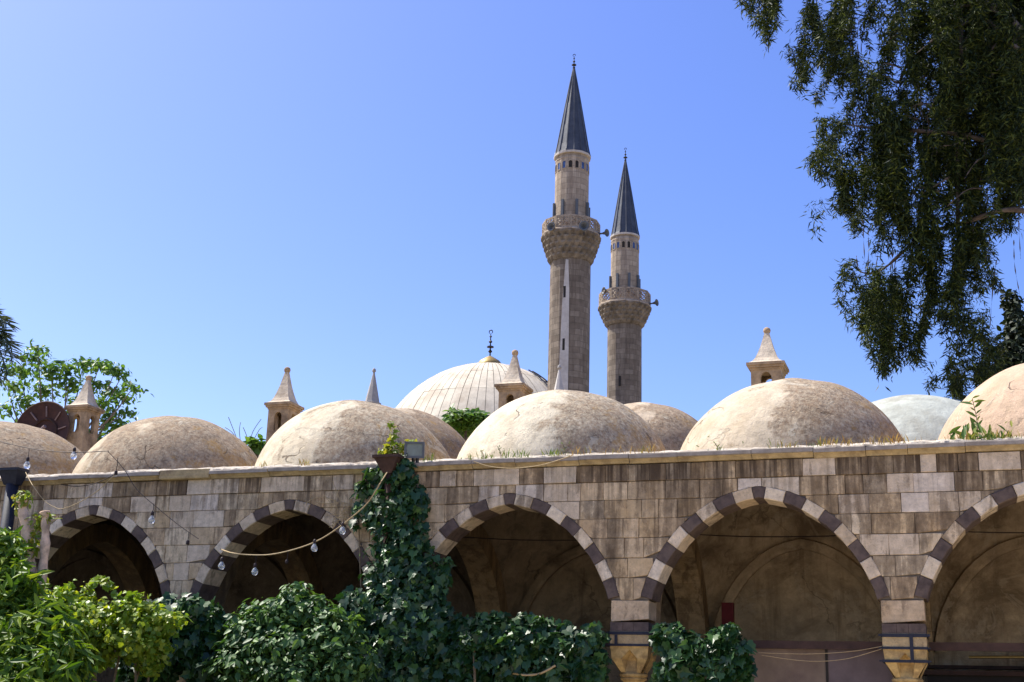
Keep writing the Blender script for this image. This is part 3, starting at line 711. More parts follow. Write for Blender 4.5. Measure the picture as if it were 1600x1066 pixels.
def minaret(px0, py_tip, py_base, Y, marks, lab, strip):
    """marks: pixel rows of tip of spire, spire base, balcony top, balcony floor, corbel foot and their half widths"""
    base = at(px0, py_base, Y); X = float(base[0])
    def z_at(py):
        lo, hi = 0., 80.
        for _ in range(50):
            m_ = (lo+hi)/2
            if pr((X, Y, m_))[1] > py: lo = m_
            else: hi = m_
        return lo
    def rad(py, hw):
        z = z_at(py); d = float((np.array([X, Y, z])-CAMP)@CF); return hw/FPX*d
    T = empty('minaret', (X, Y, 0), lab, 'minaret')
    def add(o): return under(o, T)
    def build(mb, n, m, smooth=False):
        o = mb.build(n, m, smooth=smooth); 
        return add(o)
    ztip, zsp, zb1, zbf, zcf = [z_at(marks[k][0]) for k in ('tip', 'spire', 'rail', 'floor', 'foot')]
    rs, rd, rb, rsh = rad(*marks['spire']), rad(*marks['drum']), rad(*marks['rail']), rad(*marks['foot'])
    N = 12; rot = math.atan2(CAMP[1]-Y, CAMP[0]-X)
    o = build(MB().lathe([(rsh*1.03, -zcf), (rsh*1.03, -zcf+.2), (rsh, -zcf+.4), (rsh*.985, 0)], N, (0, 0, 0), rot), 'shaft', MIN1); o.matrix_parent_inverse = Matrix.Identity(4); o.location = (0, 0, zcf)
    def loc(o, z): o.matrix_parent_inverse = Matrix.Identity(4); o.location = (0, 0, z); return o
    # corbelled muqarnas: stepped rings with scallops
    Hc = zbf-zcf; mb = MB(); steps = 5
    for i in range(steps):
        z0, z1 = Hc*i/steps, Hc*(i+1)/steps
        r0 = rsh+(rb*1.03-rsh)*((i+.35)/steps)**.75; r1 = rsh+(rb*1.03-rsh)*((i+1)/steps)**.75
        n = N*6
        V = []; 
        for (r_, z_) in ((r0*.96, z0), (r1*.985, z0+(z1-z0)*.55), (r1, z0+(z1-z0)*.6), (r1, z1)):
            for k in range(n):
                a = rot+2*math.pi*(k+(i % 2)*1.5)/n; q = 1-(.06 if k % 3 == 1 else 0)*(1 if z_ < z1-.01 else .15)
                V.append((r_*q*math.cos(a), r_*q*math.sin(a), z_))
        F = [(a*n+k, a*n+(k+1) % n, (a+1)*n+(k+1) % n, (a+1)*n+k) for a in range(3) for k in range(n)]+[tuple(range(n))[::-1], tuple(range(3*n, 4*n))]
        mb.add(V, F)
    loc(build(mb, 'balcony_corbel', CORB), zcf)
    loc(build(MB().lathe([(rb*1.035, .02), (rb*1.04, .09), (rb*1.0, .16), (rb*.7, .17)], N, (0, 0, 0), rot), 'balcony_floor', MIN1U), zbf)
    # pierced balustrade, one panel per side
    Hp = zb1-zbf-.17
    for k in range(N):
        a0, a1 = rot+2*math.pi*k/N, rot+2*math.pi*(k+1)/N
        A, B = np.array([rb*math.cos(a0), rb*math.sin(a0)]), np.array([rb*math.cos(a1), rb*math.sin(a1)])
        nrm2 = -(A+B)/np.linalg.norm(A+B); p = MB(); th = .07
        def bar(u0, v0, u1, v1, w):
            d = np.array([(u1-u0)*np.linalg.norm(B-A), (v1-v0)*Hp]); L_ = np.linalg.norm(d); pe = np.array([-d[1], d[0]])/L_*w/2
            pts = []
            for (u, v), s_ in (((u0, v0), 1), ((u1, v1), 1), ((u1, v1), -1), ((u0, v0), -1)):
                uu = u+s_*pe[0]/np.linalg.norm(B-A); vv = v*Hp+s_*pe[1]; q = A+(B-A)*uu; pts.append((q, vv))
            V = [(q[0], q[1], v) for q, v in pts]+[(q[0]+nrm2[0]*th, q[1]+nrm2[1]*th, v) for q, v in pts]
            p.add(V, [(0,1,2,3),(7,6,5,4),(0,4,5,1),(1,5,6,2),(2,6,7,3),(3,7,4,0)])
        bar(0, .05, 1, .05, .10); bar(0, .95, 1, .95, .12); bar(.03, .1, .03, .9, .07); bar(.97, .1, .97, .9, .07)
        nu, nv = 4, 5
        for i in range(nu):
            for j in range(nv):
                u0, u1, v0, v1 = .05+.9*i/nu, .05+.9*(i+1)/nu, .1+.8*j/nv, .1+.8*(j+1)/nv
                if (i+j) % 2: bar(u0, v0, u1, v1, .055)
                else: bar(u0, v1, u1, v0, .055)
                if j and i % 2: bar(u0, v0, u1, v0, .045)
        loc(build(p, 'balustrade_panel', LATT), zbf+.17)
    # upper drum
    N = 16; rot += R(5)
    zs0 = zsp-.35
    loc(build(MB().lathe([(rd*1.0, 0), (rd, zs0-zbf-.1), (rd*1.02, zs0-zbf-.08), (rs*.93, zsp-zbf-.12), (rs*.97, zsp-zbf)], N, (0, 0, 0), rot), 'upper_drum', MIN1U), zbf)
    wz = zs0-.75
    for k in range(N):
        a = rot+2*math.pi*(k+.5)/N; ap = rd*math.cos(math.pi/N); w = rd*.10
        ct, st_ = math.cos(a), math.sin(a)
        def P(u, v, d): return ((ap+d)*ct-u*st_, (ap+d)*st_+u*ct, v)
        arc = [(-w, 0)]+[(w*math.cos(q), .36+w*math.sin(q)) for q in np.linspace(math.pi, 0, 7)]+[(w, 0)]
        out = [(-w*1.35, -.05)]+[(w*1.35*math.cos(q), .36+w*1.35*math.sin(q)) for q in np.linspace(math.pi, 0, 7)]+[(w*1.35, -.05)]
        n = len(arc); V = [P(u, v, .03) for u, v in out]+[P(u, v, .03) for u, v in arc]+[P(u, v, -.02) for u, v in out]+[P(u, v, .004) for u, v in arc]
        F = [(k_, n+k_, n+(k_+1) % n, (k_+1) % n) for k_ in range(n)]+[(k_, (k_+1) % n, 2*n+(k_+1) % n, 2*n+k_) for k_ in range(n)]+[(n+k_, 3*n+k_, 3*n+(k_+1) % n, n+(k_+1) % n) for k_ in range(n)]
        mbw = MB(); mbw.add(V, F); fr = loc(build(mbw, 'window', MIN1U), wz)
        pn = MB(); pn.add([P(u, v, .006) for u, v in arc], [tuple(range(n))]); q = pn.build('pane', PANE if k % 3 else DARK); q.parent = fr
    for k in range(8):
        a = rot+2*math.pi*(k*2+.5)/N; ap = rd*math.cos(math.pi/N); ct, st_ = math.cos(a), math.sin(a); V = []
        for d in (.01, .16):
            for u, v in ((-.07, .75), (.07, .75), (.07, 2.1), (-.07, 2.1)): V.append(((ap+d)*ct-u*st_, (ap+d)*st_+u*ct, v))
        mb = MB(); mb.add(V, [(3,2,1,0),(4,5,6,7),(0,1,5,4),(1,2,6,5),(2,3,7,6),(3,0,4,7)]); loc(build(mb, 'lamp_housing', GREYPAINT), zb1-.85)
    # lead spire with seams
    N = 14
    Hs = ztip-zsp; mb = MB(); prof = [(rs*1.03, 0), (rs*.99, .12), (rs*.90, Hs*.10), (rs*.70, Hs*.32), (rs*.46, Hs*.58), (rs*.20, Hs*.85), (rs*.05, Hs)]
    loc(build(MB().lathe([(rs*1.06, -.12), (rs*1.07, 0), (rs*.9, .02)], N, (0, 0, 0), rot), 'eaves_ring', STRIP), zsp)
    for k in range(N):
        p = MB(); a0, a1 = rot+2*math.pi*k/N, rot+2*math.pi*(k+1)/N
        for (r0, z0), (r1, z1) in zip(prof, prof[1:]):
            j = random.uniform(0, .02)
            p.add([(r0*math.cos(a0), r0*math.sin(a0), z0), (r0*math.cos(a1), r0*math.sin(a1), z0), ((r1+j)*math.cos(a1), (r1+j)*math.sin(a1), z1), ((r1+j)*math.cos(a0), (r1+j)*math.sin(a0), z1)], [(0, 1, 2, 3)])
        p.tube([(r_*1.012*math.cos(a0), r_*1.012*math.sin(a0), z_) for r_, z_ in prof], .035, 4)
        loc(build(p, 'lead_sheet', LEAD), zsp)
    loc(build(alem((0, 0, 0), marks['alem']), 'finial', BRONZE), ztip-.1)
    N = 12; rot = math.atan2(CAMP[1]-Y, CAMP[0]-X)
    if strip:
        ap = rsh*math.cos(math.pi/N)
        k = strip[0]; a = rot+2*math.pi*(k+.5)/N; ct, st_ = math.cos(a), math.sin(a); w = rsh*math.sin(math.pi/N)
        def P(u, v, d): return ((ap*(1+.03*(0 if v > 1 else 0))+d)*ct-u*st_, (ap+d)*st_+u*ct, v)
        ol = [(-w*.95, 6), (w*.95, 6), (w*.93, zcf-5), (w*.85, zcf-2), (w*.6, zcf-.15), (w*.1, zcf-.12), (-w*.45, zcf-3), (-w*.8, zcf-7)]
        n = len(ol); mb = MB(); mb.add([P(u, v, .045) for u, v in ol]+[P(u, v, -.05) for u, v in ol], [tuple(range(n))]+[(q, n+q, n+(q+1) % n, (q+1) % n) for q in range(n)])
        if strip[2]: build(mb, 'render_strip', STRIP).matrix_parent_inverse = Matrix.Identity(4)
        for zz in strip[1]:
            z_ = z_at(zz); mb = MB(); pts = [(-.07, z_-.35), (.07, z_-.35), (.07, z_+.35), (-.07, z_+.35)]
            mb.add([P(u, v, .05) for u, v in pts]+[P(u, v, 0) for u, v in pts], [(0,1,2,3),(0,4,5,1),(1,5,6,2),(2,6,7,3),(3,7,4,0)])
            build(mb, 'slit_window', DARK).matrix_parent_inverse = Matrix.Identity(4)
    return X, Y, zb1, zbf, rb
m1 = minaret(888, 82, 606, 47., dict(tip=(108, 0), spire=(246, 27.5), drum=(300, 26.5), rail=(352, 45.5), floor=(374, 45), foot=(413, 32), alem=.36), 'taller stone minaret with white rendered strip and lead spire', (-1, (466, 547), True))
m2 = minaret(975.3, 228, 620, 60., dict(tip=(252, 0), spire=(371, 22), drum=(410, 22), rail=(461, 40.5), floor=(483, 40), foot=(512, 27), alem=.36), 'shorter stone minaret, farther right, with lead spire', (-1, (602,), False))

def horn(px, py, Y, direction, rad, lab):
    P = at(px, py, Y); d = Vector(direction).normalized()
    q = d.to_track_quat('Z', 'Y').to_matrix().to_4x4()
    r0 = rad
    root = empty('horn_loudspeaker', tuple(P), lab, 'loudspeaker', 'horn loudspeakers on the minaret balconies')
    root.matrix_world = Matrix.Translation(Vector(P)) @ q
    b = MB().lathe([(r0*.18, -r0*2.3), (r0*.22, -r0*1.3), (r0*.4, -r0*.6), (r0*.75, -r0*.1), (r0, .05*r0), (r0*.98, .1*r0), (r0*.7, -.02*r0), (r0*.34, -.6*r0), (r0*.05, -.9*r0)], 18)
    o = b.build('bell', GREYPAINT, smooth=True); o.parent = root
    o = MB().lathe([(r0*.3, -r0*2.9), (r0*.38, -r0*2.8), (r0*.38, -r0*2.2), (r0*.2, -r0*2.1)], 14).build('driver', GREYPAINT); o.parent = root
    o = MB().box((-.03, -r0*1.2, -r0*2.5), (.03, -r0*.2, -r0*2.3)).build('bracket', IRON); o.parent = root
tc = Vector(CAMP)
horn(861, 354, m1[1]-m1[4]*.9-.2, (-.25, -1, -.05), .28, 'round horn loudspeaker facing out, on the left of the taller balcony')
horn(912.5, 353, m1[1]-m1[4]-.25, (.28, -1, -.05), .30, 'round horn loudspeaker facing out, right of centre on the taller balcony')
horn(948, 364, m1[1]-.2, (1, -.35, -.1), .24, 'horn loudspeaker jutting out to the right of the taller balcony')
horn(943, 454, m2[1]-m2[4]*.8, (-.9, -.9, .1), .27, 'horn loudspeaker pointing left on the shorter balcony')
horn(1026, 473, m2[1]-.2, (1, -.3, 0), .25, 'horn loudspeaker jutting out to the right of the shorter balcony')
# slender grey spires behind the domes
for px, py, hw, Y, lab in ((584.5, 580, 11.5, 14, 'slender grey stone spire left of the big ribbed dome'), (874, 575, 10.5, 14, 'slender pale stone spire at the foot of the taller minaret')):
    T = at(px, py, Y); B_ = at(px, py+50, Y); r_ = hw*mpp(px, py, Y); root = empty('stone_spire', (T[0], Y, 0), lab, 'spire')
    H = T[2]-B_[2]
    under(MB().lathe([(r_*1.2, 0), (r_*1.2, B_[2]-.1), (r_*1.25, B_[2]), (r_, B_[2]+.02), (r_*.12, T[2]-.05), (.02, T[2])], 8, (T[0], Y, 0), R(22)).build('spire_shaft', GREYST if px < 700 else STRIP), root)
    under(MB().lathe([(.02, -.06), (.07, 0), (.05, .07), (.01, .1)], 8, (T[0], Y, T[2])).build('spire_tip', GREYST), root)

#@@REST
# ------------------------------------------------------------------ foliage
def fan(out, c):
    n = len(out); V = [c]+out
    return np.array(V, float), np.array([(0, i+1, (i+1) % n+1) for i in range(n)])
def sym(half, zf=.2, droop=.12):
    pts = half+[(-x, y) for x, y in half[::-1] if abs(x) > 1e-6]
    return [(x, y, zf*abs(x)-droop*y*y) for x, y in pts]
LEAF = dict(
    ivy=fan(sym([(0, 0), (.26, -.13), (.5, .08), (.36, .3), (.40, .52), (.15, .62), (0, 1.0)], .22), (0, .3, -.02)),
    vine=fan(sym([(0, 0), (.3, -.16), (.52, .1), (.56, .38), (.34, .5), (.28, .74), (.12, .72), (0, .98)], .15), (0, .35, -.01)),
    oval=fan(sym([(0, 0), (.17, .18), (.27, .42), (.2, .7), (0, 1)], .3), (0, .45, -.025)),
    laurel=fan(sym([(0, 0), (.09, .2), (.14, .45), (.09, .75), (0, 1)], .3, .2), (0, .45, -.08)),
    euc=(np.array([(0, 0, 0), (.09, .42, .02), (0, 1, -.1), (-.09, .42, .02)], float), np.array([(0, 1, 2), (0, 2, 3)])),
    blade=(np.array([(-.04, 0, 0), (.04, 0, 0), (.025, .55, -.08), (0, 1, -.3)], float), np.array([(0, 1, 2), (0, 2, 3)])))
def unit(a): return a/np.maximum(np.linalg.norm(a, axis=-1, keepdims=True), 1e-9)
def frames(n, normal, tip, spin):
    """leaf axes from normals and preferred tip directions"""
    nn = unit(normal); t = tip-(tip*nn).sum(1, keepdims=True)*nn; t = unit(t+1e-6); x = np.cross(t, nn)
    a = rng.normal(0, spin, n)[:, None]
    return np.cos(a)*x+np.sin(a)*t, np.cos(a)*t-np.sin(a)*x, nn
def scatter(name, kind, P, X, Y, Z, S, m, parent=None):
    lv, lf = LEAF[kind]; n = len(P)
    V = P[:, None, :]+S[:, None, None]*(lv[None, :, 0:1]*X[:, None]+lv[None, :, 1:2]*Y[:, None]+lv[None, :, 2:3]*Z[:, None])
    F = lf[None]+(np.arange(n)*len(lv))[:, None, None]
    return npmesh(name, V.reshape(-1, 3), F.reshape(-1, 3), m, parent)
def leaves(root, kind, P, normal, tip, size, m, spin=.6, hero=0, fname='foliage', svar=.5):
    n = len(P); X, Y, Z = frames(n, normal, tip, spin); S = size*np.clip(rng.normal(1, svar, n), .38, 1.55)
    if hero:
        d = P-CAMP; dep = d@CF; px = 800+FPX*(d@CR)/dep; py = 533-FPX*(d@CU)/dep
        ok = (px > 0) & (px < 1600) & (py > 0) & (py < 1066)
        score = np.where(ok, S/dep*(1-.25*rng.random(n))*np.where(-(d*Z).sum(1)/np.linalg.norm(d, axis=1) > -.1, 1, .6), 0)
        # the leaves that lie nearest the eye in each patch of the picture
        cell = {}
        for i in np.argsort(dep):
            c = (int(px[i]//9), int(py[i]//9))
            if ok[i] and c not in cell: cell[c] = i
        front = np.zeros(n, bool); front[list(cell.values())] = True
        order = np.argsort(-(score*np.where(front, 1, .2)))[:hero]
        lv, lf = LEAF[kind]; me = bpy.data.meshes.new('leaf'); me.from_pydata([tuple(v) for v in lv], [], [tuple(map(int, f)) for f in lf]); me.materials.append(m)
        for i in order:
            o = bpy.data.objects.new('leaf', me); COL.objects.link(o); o.parent = root
            mt = Matrix.Identity(4)
            for k in range(3):
                mt[k][0], mt[k][1], mt[k][2] = X[i, k]*S[i], Y[i, k]*S[i], Z[i, k]*S[i]; mt[k][3] = P[i, k]-root.location[k]
            o.matrix_basis = mt
        keep = np.ones(n, bool); keep[order] = False
        P, X, Y, Z, S = P[keep], X[keep], Y[keep], Z[keep], S[keep]
    if len(P):
        o = under(scatter(fname, kind, P, X, Y, Z, S, m), root); o['kind'] = 'stuff'
def blob(px, py, Y, rx, rz, ry, n, pw=.45, low=.0):
    """points in a lumpy ellipsoid; rx, rz in photo pixels, ry in metres"""
    c = at(px, py, Y); k = mpp(px, py, Y)
    d = unit(rng.normal(size=(n, 3))); r = rng.random(n)**pw
    lump = 1+.22*np.sin(d[:, 0]*7+px)*np.cos(d[:, 2]*6+py)+.12*np.sin(d[:, 1]*11+d[:, 0]*9+px)
    return c+d*(r*lump)[:, None]*np.array([rx*k, ry, rz*k]), d
def clusters(cl, up=.6, out=.8, jit=.5, front=0.):
    Ps, Ns = [], []
    for c in cl:
        p, d = blob(*c); Ps.append(p); Ns.append(d*out+np.array([0, -front, up])+rng.normal(0, jit, d.shape))
    return np.concatenate(Ps), np.concatenate(Ns)
def downs(n, d=(0, -.25, -1), j=.5): return np.array(d)+rng.normal(0, j, (n, 3))
def stems(root, ends, m, foot, r=.03, n=5, name='stem'):
    b = MB()
    for e in ends:
        f = np.array(foot)+np.array([random.uniform(-.3, .3), random.uniform(-.1, .1), 0]); e = np.array(e)
        mid = (f+e)/2+np.array([random.uniform(-.25, .25), random.uniform(-.15, .15), .1])
        b.tube(smooth_path([f, mid, e], 4), [r*(1-.07*i) for i in range(9)], n)
    under(b.build(name, m), root)

# ivy climbing the drainpipe
c = at(617, 1000, -.35); root = empty('climbing_ivy', (c[0], c[1], 0), 'dark ivy climbing up the column and drainpipe to the floodlight', 'ivy')
cl = [(612, 745, -.22, 34, 30, .16, 220), (622, 725, -.2, 26, 18, .14, 110), (640, 770, -.22, 22, 36, .14, 150), (608, 800, -.25, 46, 36, .2, 420), (625, 850, -.28, 52, 44, .24, 560), (628, 905, -.33, 66, 48, .28, 800), (622, 960, -.4, 82, 50, .36, 1050), (610, 1010, -.45, 88, 46, .42, 1050), (560, 800, -.2, 10, 30, .08, 45), (572, 760, -.2, 16, 14, .08, 40), (590, 742, -.2, 24, 14, .1, 70), (690, 900, -.3, 12, 34, .12, 90), (660, 790, -.2, 10, 26, .1, 50), (668, 990, -.45, 50, 50, .36, 520), (560, 950, -.45, 40, 34, .3, 330), (600, 1060, -.5, 100, 40, .45, 900)]
P, N = clusters(cl, .45, .35, .45, .75)
leaves(root, 'ivy', P, N, downs(len(P)), .135, IVY, .5, 290)
stems(root, [at(612, 730, -.12), at(560, 800, -.15), at(650, 800, -.15), at(660, 900, -.2), at(590, 900, -.2)], TWIG, (c[0], -.25, 0), .025)
i_ = rng.choice(len(P), 900); P2 = P[i_]+rng.normal(0, .03, (900, 3))+np.array([0, -.05, 0])
leaves(root, 'ivy', P2, N[i_]+rng.normal(0, .4, (900, 3)), downs(900, j=.9), .07, IVYB, .9, 0, 'young_foliage')
# young yellow shoots on its top
r2 = empty('ivy_shoots', tuple(at(622, 715, -.15)), 'young yellow green ivy shoots over the funnel beside the floodlight', 'plant')
P, N = clusters([(618, 703, -.15, 24, 14, .12, 90), (608, 706, -.15, 12, 12, .1, 40), (640, 690, -.15, 14, 6, .08, 22), (597, 708, -.15, 10, 5, .06, 18), (614, 680, -.15, 5, 16, .05, 16), (612, 662, -.15, 4, 4, .04, 7)], .6, .5, .6, .3)
leaves(r2, 'ivy', P, N, downs(len(P)), .09, YELLOWL, .9, 60)
stems(r2, [at(613, 662, -.15), at(640, 690, -.15), at(598, 707, -.15)], TWIG, tuple(at(618, 722, -.15)), .008, 4)
# ivy hedges in front of the arches
def hedge(name, cl, lab, kind, size, m, hero, up=.5, out=.4, jit=.5, front=.6, foot=None, cat='ivy', spin=.55, grp=None):
    big = [q for q in cl if q[3] >= 20]
    for _ in range(len(big)*(4 if cat in ('bush', 'vine') else 2)):     # loose sprigs break the outline
        q = random.choice(big); th = random.uniform(-.2, math.pi+.2); e = random.uniform(.85, 1.12)
        cl = cl+[(q[0]+q[3]*e*math.cos(th), q[1]-q[4]*e*abs(math.sin(th)), q[2]-random.uniform(-.1, .6)*q[5], random.uniform(4, 9), random.uniform(5, 14), .08, random.randint(10, 26))]
    a = at(cl[0][0], cl[0][1], cl[0][2]); root = empty(name, (a[0], a[1], 0), lab, cat, grp)
    P, N = clusters(cl, up, out, jit, front)
    leaves(root, kind, P, N, downs(len(P)), size, m, spin, hero)
    ends = [at(q[0], q[1], q[2]+.05) for q in big[::max(1, len(big)//8)]]
    b = MB()
    for e in ends:
        f = np.array([e[0]+random.uniform(-.4, .4), e[1]+.05, 0]); mid = (f+e)/2+np.array([random.uniform(-.2, .2), 0, .1])
        b.tube(smooth_path([f, mid, e], 4), .022, 5)
    under(b.build('stem', TWIG), root)
    return root
hedge('ivy_hedge', [(710, 985, -.32, 40, 24, .26, 330), (760, 990, -.32, 46, 28, .3, 420), (815, 985, -.3, 46, 24, .26, 380), (850, 1000, -.3, 40, 26, .26, 330), (888, 1000, -.3, 36, 22, .25, 300), (918, 1003, -.3, 22, 22, .2, 150), (720, 1035, -.35, 50, 40, .32, 520), (790, 1040, -.4, 54, 40, .36, 560), (860, 1045, -.32, 50, 36, .3, 480), (912, 1045, -.3, 34, 34, .24, 300), (740, 1000, -.62, 26, 14, .14, 90), (800, 1010, -.66, 18, 40, .14, 110), (885, 1008, -.55, 10, 10, .1, 30)],
      'dark shaded ivy hedge filling the foot of the arch left of the bare column', 'ivy', .14, IVY, 240)
hedge('ivy_hedge', [(1046, 992, -.28, 22, 16, .2, 130), (1060, 1005, -.28, 34, 22, .24, 240), (1100, 1010, -.28, 40, 16, .22, 250), (1135, 995, -.28, 22, 16, .18, 130), (1150, 1020, -.28, 26, 30, .2, 210), (1066, 1040, -.28, 40, 34, .28, 330), (1120, 1045, -.28, 44, 34, .26, 340), (1160, 1050, -.28, 14, 24, .14, 80), (1048, 1060, -.28, 26, 24, .2, 140)],
      'small dark ivy hedge right of the bare column, ending at the pink sheets', 'ivy', .14, IVY, 160)
hedge('ivy_clump', [(215, 1045, -2.1, 30, 36, .35, 220), (225, 985, -2.0, 28, 20, .3, 160), (255, 960, -1.9, 44, 24, .35, 300), (300, 955, -1.9, 40, 22, .35, 300), (335, 985, -1.8, 34, 28, .3, 260), (280, 1005, -1.9, 60, 40, .4, 560), (330, 1040, -1.8, 50, 40, .4, 430), (245, 1040, -1.9, 50, 40, .4, 380)],
      'dark blue green ivy clump between the yellow green vine and the bright bush', 'ivy', .15, IVY, 160)
hedge('ivy_bush', [(465, 935, -1.7, 24, 26, .35, 416), (430, 960, -1.8, 50, 26, .45, 768), (485, 960, -1.7, 44, 26, .45, 688), (395, 990, -1.9, 50, 30, .5, 896), (450, 1010, -2.0, 64, 36, .6, 1280), (520, 990, -1.8, 44, 34, .5, 800), (380, 1035, -2.0, 56, 36, .55, 960), (460, 1055, -2.1, 80, 36, .6, 1280), (540, 1040, -1.8, 44, 40, .5, 768), (350, 985, -1.8, 20, 14, .2, 128)],
      'bright glossy bush with a pointed top in front of the second arch', 'oval', .118, IVYB, 280, up=.8, out=.9, jit=.5, front=.1, cat='bush', spin=.9)
hedge('vine', [(100, 945, -3.4, 44, 26, .5, 783), (150, 965, -3.4, 50, 26, .5, 997), (200, 960, -3.3, 36, 26, .45, 712), (245, 970, -3.2, 40, 24, .45, 783), (130, 1000, -3.5, 60, 30, .6, 1330), (210, 1000, -3.3, 60, 30, .55, 1330), (235, 1020, -3.1, 24, 34, .35, 902), (100, 1035, -3.5, 40, 34, .5, 831), (150, 1030, -3.4, 30, 16, .3, 285), (70, 965, -3.5, 30, 26, .4, 475)],
      'sunny yellow green vine tangle in front of the leftmost arch', 'vine', .072, VINE, 280, up=.7, out=.8, jit=.65, front=.2, cat='vine', spin=1.2)
vs_ = empty('vine_shoots', tuple(at(150, 930, -3.4)), 'arching vine shoots reaching up into the dark leftmost arch', 'vine')
b = MB(); PP = []
for path in ([(125, 950), (135, 925), (148, 908), (162, 905), (168, 916)], [(205, 955), (190, 935), (176, 918), (166, 906), (148, 902)], [(85, 940), (100, 925), (112, 912)], [(60, 940), (64, 915), (68, 906)], [(200, 940), (213, 930), (228, 934)], [(150, 940), (140, 925), (132, 915)]):
    W_ = smooth_path([at(x, y, -3.4+random.uniform(-.1, .1)) for x, y in path], 6); b.tube(W_, .007, 4)
    for p in W_[::1]: PP += [p+rng.normal(0, .03, 3) for _ in range(2)]
under(b.build('stem', TWIG), vs_); PP = np.array(PP)
leaves(vs_, 'vine', PP, rng.normal(0, .5, (len(PP), 3))+np.array([0, -.4, .6]), downs(len(PP)), .09, VINE, 1.2, 90)
hedge('laurel_bush', [(20, 925, -5.2, 40, 40, .6, 630), (10, 880, -5., 26, 40, .5, 495), (8, 850, -5, 18, 26, .4, 225), (60, 990, -5.4, 60, 40, .7, 930), (20, 1020, -5.6, 70, 50, .8, 1230), (100, 1040, -5.4, 40, 40, .6, 630), (40, 1060, -5.8, 80, 40, .8, 1050), (-10, 960, -5.3, 50, 50, .7, 750), (75, 950, -5.3, 24, 20, .3, 180)],
      'leafy green bush with long drooping leaves in the bottom left corner', 'laurel', .19, LAUREL, 280, up=.6, out=.7, jit=.5, front=.2, cat='bush', spin=1.1)
# the two pollarded pale trunks at the left
for pts, rr, lab, tops in (([(56, 1066), (50, 930), (44, 850), (36, 800), (35, 782)], .092, 'taller pale pollarded trunk with a leafy tuft, at the left', [(36, 778, -4.6, 20, 14, .14, 70), (28, 790, -4.6, 8, 10, .1, 20)]),
                           ([(62, 1066), (63, 930), (70, 860), (71, 815), (70, 800)], .078, 'shorter pale pollarded trunk right of the taller one', [(58, 815, -4.6, 12, 14, .12, 50), (55, 850, -4.6, 10, 22, .1, 50), (76, 808, -4.6, 12, 8, .1, 24)])):
    P0 = at(*pts[0], -4.6); root = empty('pollarded_tree', (P0[0], P0[1], 0), lab, 'tree')
    W_ = [np.array([P0[0]+.05, P0[1], 0])]+[at(x, y, -4.6) for x, y in pts]; W_ = smooth_path(W_, 5)
    rad = [rr*(1.15-.4*i/len(W_))+.012*math.sin(i*1.7) for i in range(len(W_))]; rad[-1] = rr*1.05; rad[-2] = rr*1.15
    under(MB().tube(W_, rad, 10).build('trunk', BARK, smooth=True), root)
    P, N = clusters(tops, .6, .6, .6, .2); leaves(root, 'oval', P, N, downs(len(P)), .10, YELLOWL if 'taller' in lab else VINE, 1, 60)

# eucalyptus with hanging sprays
EY = 16.
def drapes(root, dr, size, m, fname, fill=.0040, Y=EY, dep=1.6):
    Ps, Ts = [], []
    for (x, y0, y1, h0, h1, cov) in dr:
        cov *= 1.65; h0 *= .84; h1 *= .84
        k = mpp(x, (y0+y1)/2, Y); area = (h0+h1)*(y1-y0)*k*k; n = int(area*cov/fill); K = max(2, int((h0+h1)*.5/5.5))
        ph = rng.random((K, 4))*6.28; sx = rng.uniform(-1, 1, K); sy = rng.uniform(-dep, dep, K); l0 = rng.random(K)*.25; l1 = 1-rng.random(K)**2*.35
        c0 = at(x, y0, Y); c1 = at(x, y1, Y)
        nt = max(3, n//34)
        ts = rng.integers(0, K, nt); tt = l0[ts]*.6+(l1[ts]-l0[ts]*.6)*rng.random(nt)
        hw_ = (h0+(h1-h0)*tt)*k
        C = c0+(c1-c0)*tt[:, None]
        C[:, 0] += sx[ts]*hw_+.22*np.sin(tt*4+ph[ts, 1])+rng.normal(0, .12, nt)*np.minimum(1, .3+hw_)
        C[:, 1] += sy[ts]+rng.normal(0, .2, nt)
        w = rng.random(nt)+.25; q = rng.choice(nt, n, p=w/w.sum()); rad = (.09+.17*rng.random(nt)**2)[q]
        P = C[q]+unit(rng.normal(0, 1, (n, 3)))*(rng.random(n)**.5*1.5*rad)[:, None]*np.array([.8, .95, 1.3])
        P[:, 2] -= .12
        # the rest hang in narrow strings
        m_ = rng.random(n) < .34; s_ = rng.integers(0, K, n); t = l0[s_]*.6+(l1[s_]-l0[s_]*.6)*rng.random(n); hw = (h0+(h1-h0)*t)*k
        Q = c0+(c1-c0)*t[:, None]; cl_ = .03+.075*np.abs(np.sin(t*7+ph[s_, 0]))
        Q[:, 0] += sx[s_]*hw+.22*np.sin(t*4+ph[s_, 1])+rng.uniform(-1.4, 1.4, n)*cl_; Q[:, 1] += sy[s_]+rng.normal(0, 1, n)*cl_
        P[m_] = Q[m_]
        Ps.append(P); Ts.append(np.c_[rng.normal(0, .75, n), rng.normal(0, .75, n), -np.ones(n)*.75])
    P, T = np.concatenate(Ps), np.concatenate(Ts); n = len(P)
    leaves(root, 'euc', P, rng.normal(0, 1, (n, 3)), T, size, m, .25, 0, fname)
tr = at(1700, 1066, EY); EU = empty('eucalyptus_tree', (tr[0], EY, 0), 'tall dark eucalyptus with long hanging sprays filling the top right corner', 'tree')
def limb(b, pts, r0, r1, Y=EY):
    W_ = smooth_path([at(p[0], p[1], Y+(p[2] if len(p) > 2 else 0)) for p in pts], 6); n = len(W_)
    b.tube(W_, [r0+(r1-r0)*i/(n-1)+.012*math.sin(i*2.1) for i in range(n)], 8)
b = MB()
limb(b, [(1705, 1400), (1700, 900), (1688, 500), (1668, 200), (1640, 30), (1610, -150), (1560, -320)], .42, .2)
